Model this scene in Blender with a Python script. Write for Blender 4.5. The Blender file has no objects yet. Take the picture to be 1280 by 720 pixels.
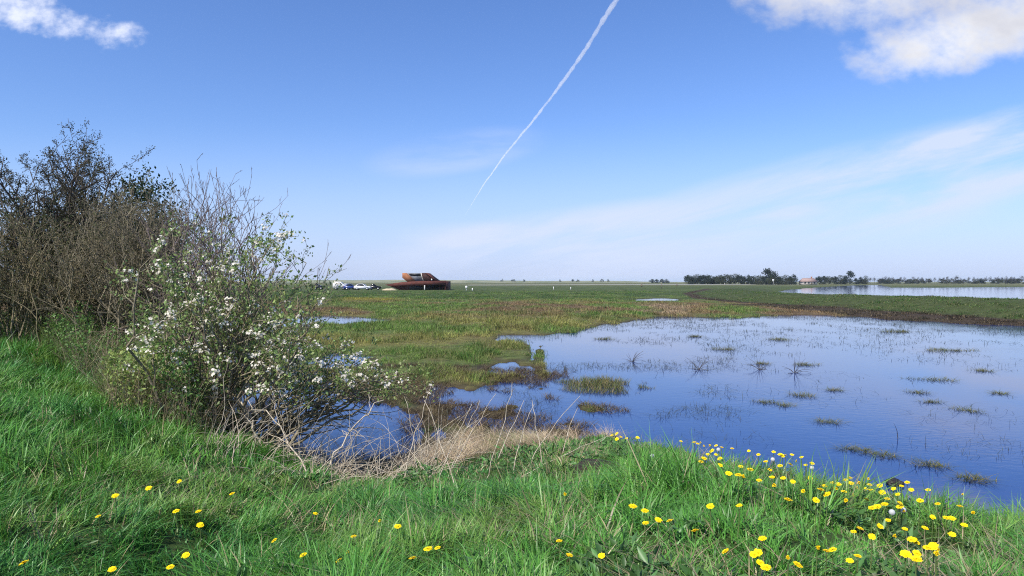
import bpy, math, random
import numpy as np

R = math.radians
SC = bpy.context.scene
COL = SC.collection
RNG = np.random.default_rng(7)
random.seed(7)

H = 2.2                 # eye height above the water level, metres
F = 853.33              # focal length in photograph pixels
HZ = 352.0              # horizon row

def at(px, py, z=0.0):
    """point of height z seen at a pixel"""
    Y = F * (H - z) / (py - HZ)
    return ((px - 640) / F * Y, Y, z)

def atY(px, py, Y):
    """point at distance Y seen at a pixel"""
    return np.array(((px - 640) / F * Y, Y, H - (py - HZ) / F * Y))

# ------------------------------------------------------------------ noise
def _hash(ix, iy, seed):
    n = (ix.astype(np.int64) * 374761393 + iy.astype(np.int64) * 668265263 + seed * 974711) & 0x7fffffff
    n = ((n ^ (n >> 13)) * 1274126177) & 0x7fffffff
    n = (n ^ (n >> 16)) & 0xffff
    return n / 65535.0

def vn(x, y, seed=0):
    x = np.asarray(x, float); y = np.asarray(y, float)
    ix = np.floor(x); iy = np.floor(y)
    fx = x - ix; fy = y - iy
    fx = fx * fx * (3 - 2 * fx); fy = fy * fy * (3 - 2 * fy)
    a = _hash(ix, iy, seed); b = _hash(ix + 1, iy, seed)
    c = _hash(ix, iy + 1, seed); d = _hash(ix + 1, iy + 1, seed)
    return (a * (1 - fx) + b * fx) * (1 - fy) + (c * (1 - fx) + d * fx) * fy

def fbm(x, y, seed=0, oct=4):
    x = np.asarray(x, float); y = np.asarray(y, float)
    s = 0; amp = 0.5; tot = 0
    for o in range(oct):
        s = s + amp * vn(x, y, seed + 17 * o); tot += amp
        x = x * 2.03 + 5.1; y = y * 2.03 + 1.7; amp *= 0.5
    return s / tot

def sst(a, b, x):
    t = np.clip((x - a) / (b - a), 0, 1)
    return t * t * (3 - 2 * t)

# ------------------------------------------------------------------ mesh plumbing
def tag(o, label=None, cat=None, group=None, kind=None):
    if label: o['label'] = label
    if cat: o['category'] = cat
    if group: o['group'] = group
    if kind: o['kind'] = kind
    return o

def empty(name, loc, rz=0.0):
    o = bpy.data.objects.new(name, None); COL.objects.link(o)
    o.empty_display_size = 0.2
    o.location = tuple(float(v) for v in loc); o.rotation_euler = (0, 0, rz)
    return o

def make_mesh(name, V, faces, col=None, smooth=False):
    """V (n,3); faces: list of int arrays (m,k)"""
    V = np.asarray(V, np.float32)
    me = bpy.data.meshes.new(name)
    faces = [np.asarray(f, np.int32) for f in faces if len(f)]
    me.vertices.add(len(V)); me.vertices.foreach_set('co', V.ravel())
    nl = sum(f.size for f in faces); nf = sum(len(f) for f in faces)
    me.loops.add(nl); me.polygons.add(nf)
    me.loops.foreach_set('vertex_index', np.concatenate([f.ravel() for f in faces]))
    tot = np.concatenate([np.full(len(f), f.shape[1], np.int32) for f in faces])
    st = np.concatenate([[0], np.cumsum(tot)[:-1]]).astype(np.int32)
    me.polygons.foreach_set('loop_start', st)
    me.polygons.foreach_set('loop_total', tot)
    if smooth: me.polygons.foreach_set('use_smooth', np.ones(nf, bool))
    if col is not None:
        c = np.ones((len(V), 4), np.float32); c[:, :3] = col
        a = me.color_attributes.new('Col', 'FLOAT_COLOR', 'POINT')
        a.data.foreach_set('color', c.ravel())
    me.update(calc_edges=True)
    return me

def add(name, me, mat, parent=None, loc=None):
    o = bpy.data.objects.new(name, me); COL.objects.link(o)
    if mat is not None:
        if len(me.materials) == 0: me.materials.append(mat)
    if parent is not None: o.parent = parent
    if loc is not None: o.location = tuple(float(v) for v in loc)
    return o

def dup(root, loc, rz=None, scale=None, label=None):
    r = root.copy(); COL.objects.link(r)
    r.location = tuple(float(v) for v in loc)
    if rz is not None: r.rotation_euler = (0, 0, rz)
    if scale is not None: r.scale = scale
    if label: r['label'] = label
    for ch in root.children:
        c = ch.copy(); COL.objects.link(c); c.parent = r
        for g in ch.children:
            d = g.copy(); COL.objects.link(d); d.parent = c
    return r

class MB:
    """collects simple solids into one mesh"""
    def __init__(s): s.V = []; s.F = {}; s.n = 0
    def add(s, V, F):
        V = np.asarray(V, float).reshape(-1, 3)
        for f in F:
            f = [i + s.n for i in f]
            s.F.setdefault(len(f), []).append(f)
        s.V.append(V); s.n += len(V); return s
    def box(s, c, d, rot=0.0):
        x, y, z = [v / 2 for v in d]
        P = np.array([(-x,-y,-z),(x,-y,-z),(x,y,-z),(-x,y,-z),(-x,-y,z),(x,-y,z),(x,y,z),(-x,y,z)])
        if rot:
            ca, sa = math.cos(rot), math.sin(rot)
            P = np.stack([P[:,0]*ca-P[:,1]*sa, P[:,0]*sa+P[:,1]*ca, P[:,2]], 1)
        return s.add(P + np.array(c), [(0,3,2,1),(4,5,6,7),(0,1,5,4),(1,2,6,5),(2,3,7,6),(3,0,4,7)])
    def prism(s, poly, y0, y1):
        """poly: (x,z) outline extruded along y"""
        n = len(poly)
        A = [(x, y0, z) for x, z in poly] + [(x, y1, z) for x, z in poly]
        F = [tuple(range(n)), tuple(range(2*n-1, n-1, -1))]
        F += [(i, n + i, n + (i+1) % n, (i+1) % n) for i in range(n)]
        return s.add(A, F)
    def cyl(s, c, r, h, axis='z', n=16, r2=None):
        r2 = r if r2 is None else r2
        P = []
        for k, (rr, t) in enumerate(((r, 0), (r2, h))):
            for i in range(n):
                a = 2*math.pi*i/n
                u, v = rr*math.cos(a), rr*math.sin(a)
                P.append({'z': (u, v, t), 'y': (u, t, v), 'x': (t, u, v)}[axis])
        P = np.array(P) + np.array(c)
        F = [tuple(range(n-1, -1, -1)), tuple(range(n, 2*n))] + [(i, (i+1) % n, n+(i+1) % n, n+i) for i in range(n)]
        return s.add(P, F)
    def mesh(s, name, bevel=0.0, smooth=False):
        me = make_mesh(name, np.concatenate(s.V), [np.array(f) for f in s.F.values()], smooth=smooth)
        import bmesh
        bm = bmesh.new(); bm.from_mesh(me)
        bmesh.ops.recalc_face_normals(bm, faces=bm.faces)
        if bevel:
            bmesh.ops.bevel(bm, geom=list(bm.edges), offset=bevel, segments=2, affect='EDGES', clamp_overlap=True)
        bm.to_mesh(me); bm.free(); me.update()
        return me

def tubes(P0, P1, R0, R1, sides=4):
    """independent tapered tubes for segment arrays"""
    P0 = np.asarray(P0, float); P1 = np.asarray(P1, float)
    n = len(P0)
    d = P1 - P0; L = np.linalg.norm(d, axis=1, keepdims=True) + 1e-9; d = d / L
    ref = np.where(np.abs(d[:, 2:3]) > 0.9, np.array([[1.0, 0, 0]]), np.array([[0, 0, 1.0]]))
    u = np.cross(d, ref); u /= np.linalg.norm(u, axis=1, keepdims=True)
    v = np.cross(d, u)
    ang = np.arange(sides) * 2 * math.pi / sides
    ca = np.cos(ang)[None, :, None]; sa = np.sin(ang)[None, :, None]
    ring = u[:, None] * ca + v[:, None] * sa
    A = P0[:, None] + ring * np.asarray(R0)[:, None, None]
    B = P1[:, None] + ring * np.asarray(R1)[:, None, None]
    V = np.concatenate([A, B], 1).reshape(-1, 3)
    base = (np.arange(n) * 2 * sides)[:, None]
    i = np.arange(sides); j = (i + 1) % sides
    q = np.stack([i, j, j + sides, i + sides], 1)
    Fq = (base[:, :, None] + q[None]).reshape(-1, 4)
    return V, Fq

def blades(P, h, w, az, lean, bend, col, segs=3, up=None):
    """grass blades: returns V, tris, colours"""
    n = len(P)
    dx = np.stack([np.cos(az), np.sin(az), np.zeros(n)], 1)
    tw = az + math.pi / 2 + RNG.uniform(-0.9, 0.9, n)
    wx = np.stack([np.cos(tw), np.sin(tw), np.zeros(n)], 1)
    Z = np.array([[0, 0, 1.0]])
    rows = []
    for k in range(segs + 1):
        t = k / segs
        c = P + dx * (h * (lean * t + bend * t * t))[:, None] + Z * (h * (t - 0.42 * np.minimum(bend, 1.6) * t * t))[:, None]
        if k < segs:
            ww = (w * 0.5 * (1 - 0.75 * t ** 1.5))[:, None]
            rows.append(c - wx * ww); rows.append(c + wx * ww)
        else:
            rows.append(c)
    nv = 2 * segs + 1
    V = np.stack(rows, 1).reshape(-1, 3)
    tr = []
    for k in range(segs - 1):
        a = 2 * k
        tr += [(a, a + 1, a + 3), (a, a + 3, a + 2)]
    tr.append((2 * segs - 2, 2 * segs - 1, 2 * segs))
    Ft = ((np.arange(n) * nv)[:, None, None] + np.array(tr)[None]).reshape(-1, 3)
    C = np.repeat(col, nv, axis=0)
    return V, Ft, C

def leaves(P, D, size, col, aspect=0.5, fold=0.25):
    """diamond leaves with a folded midrib at P pointing along D: 4 verts 2 tris"""
    n = len(P)
    D = D / (np.linalg.norm(D, axis=1, keepdims=True) + 1e-9)
    q = RNG.normal(size=(n, 3)); s = np.cross(D, q); s /= (np.linalg.norm(s, axis=1, keepdims=True) + 1e-9)
    nrm = np.cross(D, s)
    L = size[:, None]
    a = P; b = P + D * L
    m = P + D * L * 0.45
    l = m + s * L * aspect * 0.5 + nrm * L * fold * 0.4
    r = m - s * L * aspect * 0.5 + nrm * L * fold * 0.4
    V = np.stack([a, l, b, r], 1).reshape(-1, 3)
    Ft = ((np.arange(n) * 4)[:, None, None] + np.array([(0, 2, 1), (0, 3, 2)])[None]).reshape(-1, 3)
    return V, Ft, np.repeat(col, 4, axis=0)

def jitter(base, n, amt=0.25, hue=0.1):
    base = np.asarray(base, float)
    c = base[None] * (1 + RNG.uniform(-amt, amt, (n, 1)))
    return np.clip(c * (1 + RNG.uniform(-hue, hue, (n, 3))), 0.003, 0.95)

# ------------------------------------------------------------------ materials
def new_mat(name):
    m = bpy.data.materials.new(name); m.use_nodes = True
    return m, m.node_tree, m.node_tree.nodes['Principled BSDF']

def mat_leafy(name, trans=0.35, rough=0.5, spec=0.3, tint=1.0):
    m, nt, p = new_mat(name)
    at_ = nt.nodes.new('ShaderNodeAttribute'); at_.attribute_name = 'Col'
    p.inputs['Roughness'].default_value = rough
    p.inputs['Specular IOR Level'].default_value = spec
    nt.links.new(at_.outputs['Color'], p.inputs['Base Color'])
    tr = nt.nodes.new('ShaderNodeBsdfTranslucent')
    hs = nt.nodes.new('ShaderNodeHueSaturation'); hs.inputs['Value'].default_value = 1.25
    hs.inputs['Hue'].default_value = 0.49
    nt.links.new(at_.outputs['Color'], hs.inputs['Color'])
    nt.links.new(hs.outputs['Color'], tr.inputs['Color'])
    mx = nt.nodes.new('ShaderNodeMixShader'); mx.inputs[0].default_value = trans
    nt.links.new(p.outputs[0], mx.inputs[1]); nt.links.new(tr.outputs[0], mx.inputs[2])
    nt.links.new(mx.outputs[0], nt.nodes['Material Output'].inputs['Surface'])
    return m

def mat_noise(name, c1, c2, scale=8.0, rough=0.8, bump=0.2, metal=0.0, spec=0.4, detail=6, coords='Object'):
    m, nt, p = new_mat(name)
    tc = nt.nodes.new('ShaderNodeTexCoord')
    nz = nt.nodes.new('ShaderNodeTexNoise'); nz.inputs['Scale'].default_value = scale; nz.inputs['Detail'].default_value = detail
    nt.links.new(tc.outputs[coords], nz.inputs['Vector'])
    rp = nt.nodes.new('ShaderNodeValToRGB')
    rp.color_ramp.elements[0].position = 0.35; rp.color_ramp.elements[1].position = 0.65
    rp.color_ramp.elements[0].color = (*c1, 1); rp.color_ramp.elements[1].color = (*c2, 1)
    nt.links.new(nz.outputs['Fac'], rp.inputs['Fac'])
    nt.links.new(rp.outputs['Color'], p.inputs['Base Color'])
    p.inputs['Roughness'].default_value = rough; p.inputs['Metallic'].default_value = metal
    p.inputs['Specular IOR Level'].default_value = spec
    if bump:
        b = nt.nodes.new('ShaderNodeBump'); b.inputs['Strength'].default_value = bump; b.inputs['Distance'].default_value = 0.02
        nt.links.new(nz.outputs['Fac'], b.inputs['Height']); nt.links.new(b.outputs[0], p.inputs['Normal'])
    return m

def mat_ground():
    m, nt, p = new_mat('marsh_soil')
    at_ = nt.nodes.new('ShaderNodeAttribute'); at_.attribute_name = 'Col'
    tc = nt.nodes.new('ShaderNodeTexCoord')
    n1 = nt.nodes.new('ShaderNodeTexNoise'); n1.inputs['Scale'].default_value = 2.2; n1.inputs['Detail'].default_value = 10; n1.inputs['Roughness'].default_value = 0.72
    nt.links.new(tc.outputs['Object'], n1.inputs['Vector'])
    mr = nt.nodes.new('ShaderNodeMapRange'); mr.inputs[1].default_value = 0.3; mr.inputs[2].default_value = 0.7
    mr.inputs[3].default_value = 0.45; mr.inputs[4].default_value = 1.5
    nt.links.new(n1.outputs['Fac'], mr.inputs[0])
    mul = nt.nodes.new('ShaderNodeMix'); mul.data_type = 'RGBA'; mul.blend_type = 'MULTIPLY'; mul.inputs['Factor'].default_value = 1
    nt.links.new(at_.outputs['Color'], mul.inputs[6]); nt.links.new(mr.outputs[0], mul.inputs[7])
    nt.links.new(mul.outputs[2], p.inputs['Base Color'])
    p.inputs['Roughness'].default_value = 0.9; p.inputs['Specular IOR Level'].default_value = 0.15
    b = nt.nodes.new('ShaderNodeBump'); b.inputs['Strength'].default_value = 0.6; b.inputs['Distance'].default_value = 0.08
    nt.links.new(n1.outputs['Fac'], b.inputs['Height']); nt.links.new(b.outputs[0], p.inputs['Normal'])
    return m

def mat_water():
    m, nt, p = new_mat('pond_water')
    p.inputs['Base Color'].default_value = (0.007, 0.030, 0.14, 1)
    p.inputs['Roughness'].default_value = 0.04
    p.inputs['IOR'].default_value = 1.45
    tc = nt.nodes.new('ShaderNodeTexCoord')
    mp = nt.nodes.new('ShaderNodeMapping'); mp.inputs['Scale'].default_value = (1.0, 1.8, 1.0); mp.inputs['Rotation'].default_value = (0, 0, 0.35)
    nt.links.new(tc.outputs['Object'], mp.inputs['Vector'])
    n1 = nt.nodes.new('ShaderNodeTexNoise'); n1.inputs['Scale'].default_value = 5.0; n1.inputs['Detail'].default_value = 4; n1.inputs['Roughness'].default_value = 0.6
    nt.links.new(mp.outputs[0], n1.inputs['Vector'])
    n2 = nt.nodes.new('ShaderNodeTexNoise'); n2.inputs['Scale'].default_value = 0.25; n2.inputs['Detail'].default_value = 3
    nt.links.new(tc.outputs['Object'], n2.inputs['Vector'])
    mr = nt.nodes.new('ShaderNodeMapRange'); mr.inputs[1].default_value = 0.35; mr.inputs[2].default_value = 0.7
    mr.inputs[3].default_value = 0.03; mr.inputs[4].default_value = 0.17
    nt.links.new(n2.outputs['Fac'], mr.inputs[0])
    b = nt.nodes.new('ShaderNodeBump'); b.inputs['Distance'].default_value = 0.02
    nt.links.new(mr.outputs[0], b.inputs['Strength'])
    nt.links.new(n1.outputs['Fac'], b.inputs['Height']); nt.links.new(b.outputs[0], p.inputs['Normal'])
    return m

def mat_plain(name, c, rough=0.5, metal=0.0, spec=0.5):
    return mat_noise(name, tuple(v * 0.88 for v in c), tuple(min(1, v * 1.1) for v in c), 14, rough, 0.05, metal, spec)

M = dict(
    grass=mat_leafy('grass_blades', 0.28, 0.42, 0.4),
    sedge=mat_leafy('sedge_blades', 0.25, 0.6, 0.2),
    leaf=mat_leafy('leaf_green', 0.3, 0.5, 0.35),
    dark_leaf=mat_leafy('leaf_dark', 0.2, 0.55, 0.3),
    petal_white=mat_leafy('petal_white', 0.35, 0.6, 0.2),
    far_leaf=mat_leafy('leaf_far', 0.2, 0.8, 0.1),
    straw=mat_leafy('dead_straw', 0.2, 0.7, 0.2),
    bark_grey=mat_noise('bark_grey', (0.13, 0.11, 0.07), (0.27, 0.23, 0.15), 40, 0.85, 0.4),
    bark_dark=mat_noise('bark_dark', (0.045, 0.036, 0.03), (0.11, 0.09, 0.07), 40, 0.85, 0.4),
    bark_purple=mat_noise('bark_purple', (0.10, 0.075, 0.07), (0.20, 0.155, 0.14), 40, 0.8, 0.3),
    bark_olive=mat_noise('bark_olive', (0.11, 0.092, 0.05), (0.25, 0.205, 0.12), 30, 0.85, 0.3),
    dead_wood=mat_noise('dead_wood', (0.34, 0.28, 0.20), (0.60, 0.52, 0.40), 25, 0.8, 0.4),
    ground=mat_ground(), water=mat_water(),
    yellow=mat_noise('petal_yellow', (0.86, 0.60, 0.006), (0.92, 0.72, 0.015), 60, 0.7, 0.0, spec=0.1),
    stem=mat_noise('stem_green', (0.08, 0.14, 0.035), (0.14, 0.17, 0.06), 60, 0.6, 0.0),
    calyx=mat_noise('calyx_green', (0.06, 0.11, 0.03), (0.10, 0.16, 0.05), 60, 0.6, 0.0),
    corten=mat_noise('corten_steel', (0.07, 0.019, 0.015), (0.115, 0.032, 0.022), 1.2, 0.85, 0.1),  # shade on the terrace wall is put into this darker steel colour
    corten_lit=mat_noise('corten_lit_tone', (0.26, 0.10, 0.045), (0.36, 0.15, 0.07), 1.2, 0.85, 0.1),  # brighter copy of the steel, sunlit face put into the colour
    corten_shaded=mat_noise('corten_shaded_tone', (0.03, 0.011, 0.010), (0.055, 0.02, 0.016), 1.2, 0.85, 0.1),  # darkest copy of the steel, shade on the tilted wing painted in
    dark=mat_plain('dark_recess', (0.012, 0.012, 0.013), 0.5),
    panel=mat_noise('grey_panel', (0.11, 0.12, 0.14), (0.24, 0.24, 0.25), 1.5, 0.35, 0.0),
    concrete=mat_noise('pale_concrete', (0.42, 0.41, 0.38), (0.55, 0.53, 0.5), 3, 0.8, 0.1),
    white_paint=mat_plain('white_paint', (0.8, 0.8, 0.8), 0.3),
    silver_paint=mat_plain('silver_paint', (0.72, 0.73, 0.76), 0.3),
    blue_paint=mat_plain('blue_paint', (0.03, 0.06, 0.22), 0.3),
    black_paint=mat_plain('black_paint', (0.012, 0.013, 0.018), 0.3),
    glass=mat_plain('car_glass', (0.02, 0.025, 0.03), 0.08),
    tyre=mat_plain('tyre_rubber', (0.015, 0.015, 0.015), 0.8),
    rim=mat_plain('rim_metal', (0.5, 0.5, 0.52), 0.35, 0.6),
    red_lens=mat_plain('tail_lens', (0.4, 0.02, 0.02), 0.3),
    lens=mat_plain('clear_lens', (0.7, 0.72, 0.75), 0.15),
    sand=mat_noise('pale_sand', (0.42, 0.34, 0.22), (0.55, 0.46, 0.32), 3, 0.9, 0.3),
    soil=mat_noise('bare_soil', (0.014, 0.010, 0.008), (0.05, 0.036, 0.026), 30, 0.95, 0.8),
    stone=mat_noise('wet_stone', (0.012, 0.010, 0.008), (0.04, 0.034, 0.028), 25, 0.5, 0.8),
    roof=mat_noise('tile_roof', (0.28, 0.19, 0.165), (0.36, 0.26, 0.23), 2, 0.8, 0.1),
    render=mat_noise('white_render', (0.36, 0.33, 0.30), (0.44, 0.41, 0.38), 2, 0.8, 0.05),
    wood=mat_noise('post_wood', (0.10, 0.08, 0.06), (0.2, 0.17, 0.13), 12, 0.85, 0.3),
)
def mat_dune():
    return mat_noise('dune_turf', (0.11, 0.14, 0.06), (0.28, 0.26, 0.14), 0.02, 0.95, 0.0, detail=8)
M['dune'] = mat_dune()

# ------------------------------------------------------------------ where the water lies
def poly(pts): return np.array([at(px, py)[:2] for px, py in pts])
POND = poly([(770, 600), (700, 560), (640, 541), (607, 523), (560, 512), (531, 503), (524, 488), (556, 478), (604, 486),
             (618, 471), (606, 458), (640, 452), (668, 468), (682, 470), (678, 446), (674, 432), (652, 428), (618, 425), (628, 419.5), (688, 419.5), (727, 411.5), (769, 405), (797, 399.5), (831, 396), (900, 396.5), (958, 397),
             (967, 394), (1032, 394.5), (1115, 399), (1184, 404), (1280, 408), (1500, 418), (2600, 470), (2600, 900), (1700, 900), (1000, 700)])
BUSH_POND = poly([(290, 500), (330, 474), (420, 484), (470, 504), (525, 518), (542, 545), (515, 574), (440, 582), (370, 575), (300, 545)])
DITCH = poly([(300, 405), (350, 397), (400, 395), (440, 396.5), (488, 400.5), (470, 404.5), (410, 405), (370, 408.5), (330, 412)])
PATCH = poly([(388, 452), (420, 444), (456, 446), (452, 457), (410, 460)])
POOL = poly([(772, 375.6), (800, 374), (830, 372.6), (842, 374.5), (838, 376.3), (805, 376.6)])
LAGOON = poly([(966, 364.3), (1000, 361.2), (1032, 358.6), (1070, 356.6), (1101, 356.2), (1112, 359.4), (1180, 359.4), (1290, 358.4), (1500, 357.5), (2200, 358), (2200, 392), (1500, 382), (1280, 376), (1132, 373), (1012, 370)])
POLYS = [POND, BUSH_POND, DITCH, PATCH, POOL, LAGOON]

MUD = poly([(524, 500), (545, 478), (600, 462), (690, 466), (704, 500), (760, 506), (812, 512), (828, 530), (830, 552), (760, 570), (640, 555), (560, 530)])
def poly_sd(P, X, Y):
    """signed distance, positive inside"""
    inside = np.zeros(X.shape, bool); dmin = np.full(X.shape, 1e18)
    n = len(P)
    for i in range(n):
        x1, y1 = P[i]; x2, y2 = P[(i + 1) % n]
        if y1 != y2:
            c = ((y1 > Y) != (y2 > Y)) & (X < (x2 - x1) * (Y - y1) / (y2 - y1) + x1)
            inside ^= c
        dx, dy = x2 - x1, y2 - y1
        t = np.clip(((X - x1) * dx + (Y - y1) * dy) / (dx * dx + dy * dy + 1e-12), 0, 1)
        d = (X - x1 - t * dx) ** 2 + (Y - y1 - t * dy) ** 2
        dmin = np.minimum(dmin, d)
    d = np.sqrt(dmin)
    return np.where(inside, d, -d)

def water_sd(X, Y):
    s = np.full(X.shape, -1e9)
    for P in POLYS: s = np.maximum(s, poly_sd(P, X, Y))
    return s

# ------------------------------------------------------------------ the bank we stand on
BX = np.array([-60, -30, -12, -8.0, -5.7, -4.2, -2.9, -1.4, 0.0, 1.05, 1.6, 2.55, 2.95, 3.6, 8.0, 30])
BY = np.array([48, 27, 14.5, 11.5, 9.6, 8.0, 6.3, 5.0, 5.35, 5.7, 5.35, 4.4, 4.05, 3.5, 0.0, -20])
BZ = np.array([1.2, 1.2, 1.2, 1.2, 1.15, 0.98, 0.82, 0.70, 0.78, 0.85, 0.85, 0.83, 0.81, 0.81, 0.8, 0.8])   # crest height
BW = np.array([8, 6, 4, 3.5, 3.2, 2.8, 2.3, 2.3, 4.2, 3.9, 2.3, 1.4, 1.3, 1.3, 2, 4.0])                      # run-out
DX = np.array([33.8, 33.4, 32.4, 30.2, 31, 38, 52, 75]); DY = np.array([20, 44.5, 56, 69, 85, 118, 160, 230])

def bank(X, Y):
    yc = np.interp(X, BX, BY); zc = np.interp(X, BX, BZ); w = np.interp(X, BX, BW)
    d = Y - yc
    wob = (fbm(X * 1.3, Y * 1.3, 5, 3) - 0.5) * 0.5
    up = np.minimum(zc + np.maximum(-d, 0) * 0.135, np.maximum(1.34, zc))
    f = 1 - sst(0.0, 1.0, (d + wob) / w)
    return d, up, f

def ground_z(X, Y):
    X = np.asarray(X, float); Y = np.asarray(Y, float)
    sd = water_sd(X, Y)
    dist = np.sqrt(X * X + Y * Y)
    sc = np.clip(dist / 18.0, 0.5, 8)
    sdn = sd + (fbm(X / (0.55 * sc), Y / (0.8 * sc), 3, 4) - 0.5) * 1.7 * sc ** 0.5
    mz = np.where(sdn > 0, -np.minimum(sdn, 1.5) * 0.22 - 0.015, np.minimum(-sdn, 2.5) * 0.05 + 0.012)
    mz = mz + (fbm(X / 0.9, Y / 0.9, 9, 3) - 0.5) * 0.05 * (sdn < 0.5)
    mw = sst(-0.35, 0.35, poly_sd(MUD, X, Y)) * 0.85
    mz = mz * (1 - mw) + mw * ((fbm(X * 2.3, Y * 1.5, 14, 4) - 0.525) * 0.34)
    far = sst(60, 140, Y)
    mz = mz + np.where(sdn < 0, far * 0.10 * (fbm(X / 22, Y / 30, 21, 3) - 0.2), 0)
    # the green dyke between pond and lagoon
    xd = np.interp(Y, DY, DX); dd = (X - xd)
    hd = np.interp(Y, DY, [0.95, 1.05, 1.0, 0.95, 0.8, 0.62, 0.45, 0.2])
    wd = np.where(dd < 0, 8.0, 5.0) + (fbm(X / 3, Y / 5, 33, 3) - 0.5) * 3
    dk = hd * (1 - sst(0.12, 1.0, np.abs(dd) / wd)) * (Y > 10) + (fbm(X / 1.5, Y / 2, 35, 3) - 0.5) * 0.12 * (np.abs(dd) < 8) * (Y > 10)
    mz = np.maximum(mz, np.where(np.abs(dd) < wd, dk + 0.0, -9))
    d, up, f = bank(X, Y)
    lump = (fbm(X * 1.1, Y * 1.1, 40, 4) - 0.5) * 0.22 + (fbm(X * 4, Y * 4, 41, 2) - 0.5) * 0.05
    z = mz * (1 - f) + (up - 0.10 + lump) * f
    return z

def build_ground():
    ns, nu = 660, 560
    s = np.exp(np.linspace(math.log(0.9), math.log(6000), ns))
    Yr = s - 6.5
    u = np.linspace(-1, 1, nu); u = np.sign(u) * np.abs(u) ** 1.15 * 1.35
    X = (s[:, None] + 1.5) * u[None, :]; Y = np.repeat(Yr[:, None], nu, 1)
    z = ground_z(X, Y)
    V = np.stack([X, Y, z], 2).reshape(-1, 3)
    i = np.arange(ns - 1)[:, None] * nu + np.arange(nu - 1)[None]
    Fq = np.stack([i, i + 1, i + nu + 1, i + nu], 2).reshape(-1, 4)
    col = ground_col(X.ravel(), Y.ravel(), z.ravel())
    return add('ground', make_mesh('ground', V, [Fq], col, True), M['ground'])

def ppx(X, Y): return 640 + F * X / np.maximum(Y, 0.1)

def marsh_col(X, Y):
    """regional colour of the marsh vegetation, (n,3)"""
    n1 = fbm(X / 2.5, Y / 5, 51, 4); n2 = fbm(X / 9, Y / 16, 52, 4); n3 = fbm(X / 0.7, Y / 1.2, 53, 3)
    green = np.array([0.125, 0.21, 0.042]); olive = np.array([0.235, 0.24, 0.065]); brown = np.array([0.20, 0.135, 0.07])
    dgreen = np.array([0.055, 0.125, 0.026]); straw = np.array([0.36, 0.27, 0.17]); pale = np.array([0.24, 0.27, 0.11])
    def mix(a, b, t): return a * (1 - t)[:, None] + b * t[:, None]
    c = mix(np.repeat(green[None], len(X), 0), olive[None], sst(0.38, 0.62, n1))
    c = mix(c, brown[None], sst(0.50, 0.68, n2 * 0.6 + n3 * 0.4) * 0.7)
    # brown sedge belt
    b = sst(34, 48, Y) * (1 - sst(62, 82, Y))
    c = mix(c, brown[None], b * sst(0.38, 0.56, n2 * 0.5 + n1 * 0.5))
    # green rough meadow beyond
    g = sst(66, 88, Y + 18 * (n2 - 0.5))
    c = mix(c, mix(np.repeat(dgreen[None], len(X), 0), green[None], sst(0.4, 0.7, n1)), g)
    px = ppx(X, Y)
    yel = sst(72, 76, Y) * (1 - sst(84, 90, Y)) * sst(415, 440, px) * (1 - sst(480, 510, px))
    c = mix(c, np.array([[0.30, 0.26, 0.04]]), yel * 0.8)
    st = sst(42, 46, Y) * (1 - sst(58, 66, Y)) * sst(775, 800, px) * (1 - sst(850, 870, px)) * sst(0.4, 0.6, n1 * 0.5 + n3 * 0.5)
    c = mix(c, straw[None], st * 0.8)
    f = sst(240, 420, Y)
    c = mix(c, mix(np.repeat(np.array([[0.13, 0.18, 0.06]]), len(X), 0), pale[None], sst(0.35, 0.6, n2)), f)
    xd = np.interp(Y, DY, DX); dd = X - xd
    ft = (dd < -7.5) & (dd > -15) & (Y > 18) & (Y < 62)
    c = np.where((ft & (sst(-15, -9, dd) > n1 * 1.1))[:, None], np.array([[0.05, 0.040, 0.024]]), c)
    dk = (np.abs(dd) < 8.5) & (Y > 18) & (Y < 200)
    t = np.clip(-dd / 8.5, 0, 1)
    dc = mix(np.repeat(np.array([[0.055, 0.115, 0.025]]), len(X), 0), np.array([[0.04, 0.030, 0.02]]), sst(0.66, 0.86, t + (n1 - 0.5) * 0.3))
    c = np.where(dk[:, None], dc, c)
    return c

def ground_col(X, Y, z):
    c = marsh_col(X, Y) * 0.42 + np.array([[0.03, 0.02, 0.012]])
    mud = np.array([0.045, 0.034, 0.024])
    w = 1 - sst(0.0, 0.05, z + (vn(X * 3, Y * 3, 61) - 0.5) * 0.03)
    c = c * (1 - w)[:, None] + mud[None] * w[:, None]
    d, up, f = bank(X, Y)
    b = sst(0.55, 0.9, f)
    c = c * (1 - b)[:, None] + np.array([[0.045, 0.075, 0.02]]) * b[:, None]
    e = sst(0.02, 0.3, f) * (1 - b)
    c = c * (1 - e)[:, None] + np.array([[0.07, 0.05, 0.032]]) * e[:, None]
    return c

print('ground...')
GROUND = tag(build_ground(), kind='structure')
me = make_mesh('water', [(-6000, -40, 0), (6000, -40, 0), (6000, 5900, 0), (-6000, 5900, 0)], [np.array([(0, 1, 2, 3)])])
tag(add('water', me, M['water']), kind='structure')

# far dunes and dykes on the horizon
def build_hills():
    n = 420
    X = np.linspace(-1900, 1500, n); rows = []
    px = ppx(X, np.full(n, 1500.0))
    prof = 1.2 + 4.6 * sst(250, 420, px) * (1 - 0.35 * sst(520, 660, px)) * (1 - sst(760, 870, px)) + 2.0 * (fbm(X / 90, X * 0, 71, 5) - 0.5)
    prof = np.maximum(prof, 0.4)
    for k, t in enumerate((0, 0.35, 0.7, 1.0, 0.7, 0)):
        rows.append(np.stack([X, 1430 + 45 * k + 0 * X, prof * t], 1))
    V = np.concatenate(rows)
    i = np.arange(5)[:, None] * n + np.arange(n - 1)[None]
    Fq = np.stack([i, i + 1, i + n + 1, i + n], 2).reshape(-1, 4)
    return add('hills', make_mesh('hills', V, [Fq], None, True), M['dune'])
tag(build_hills(), kind='structure')

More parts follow.
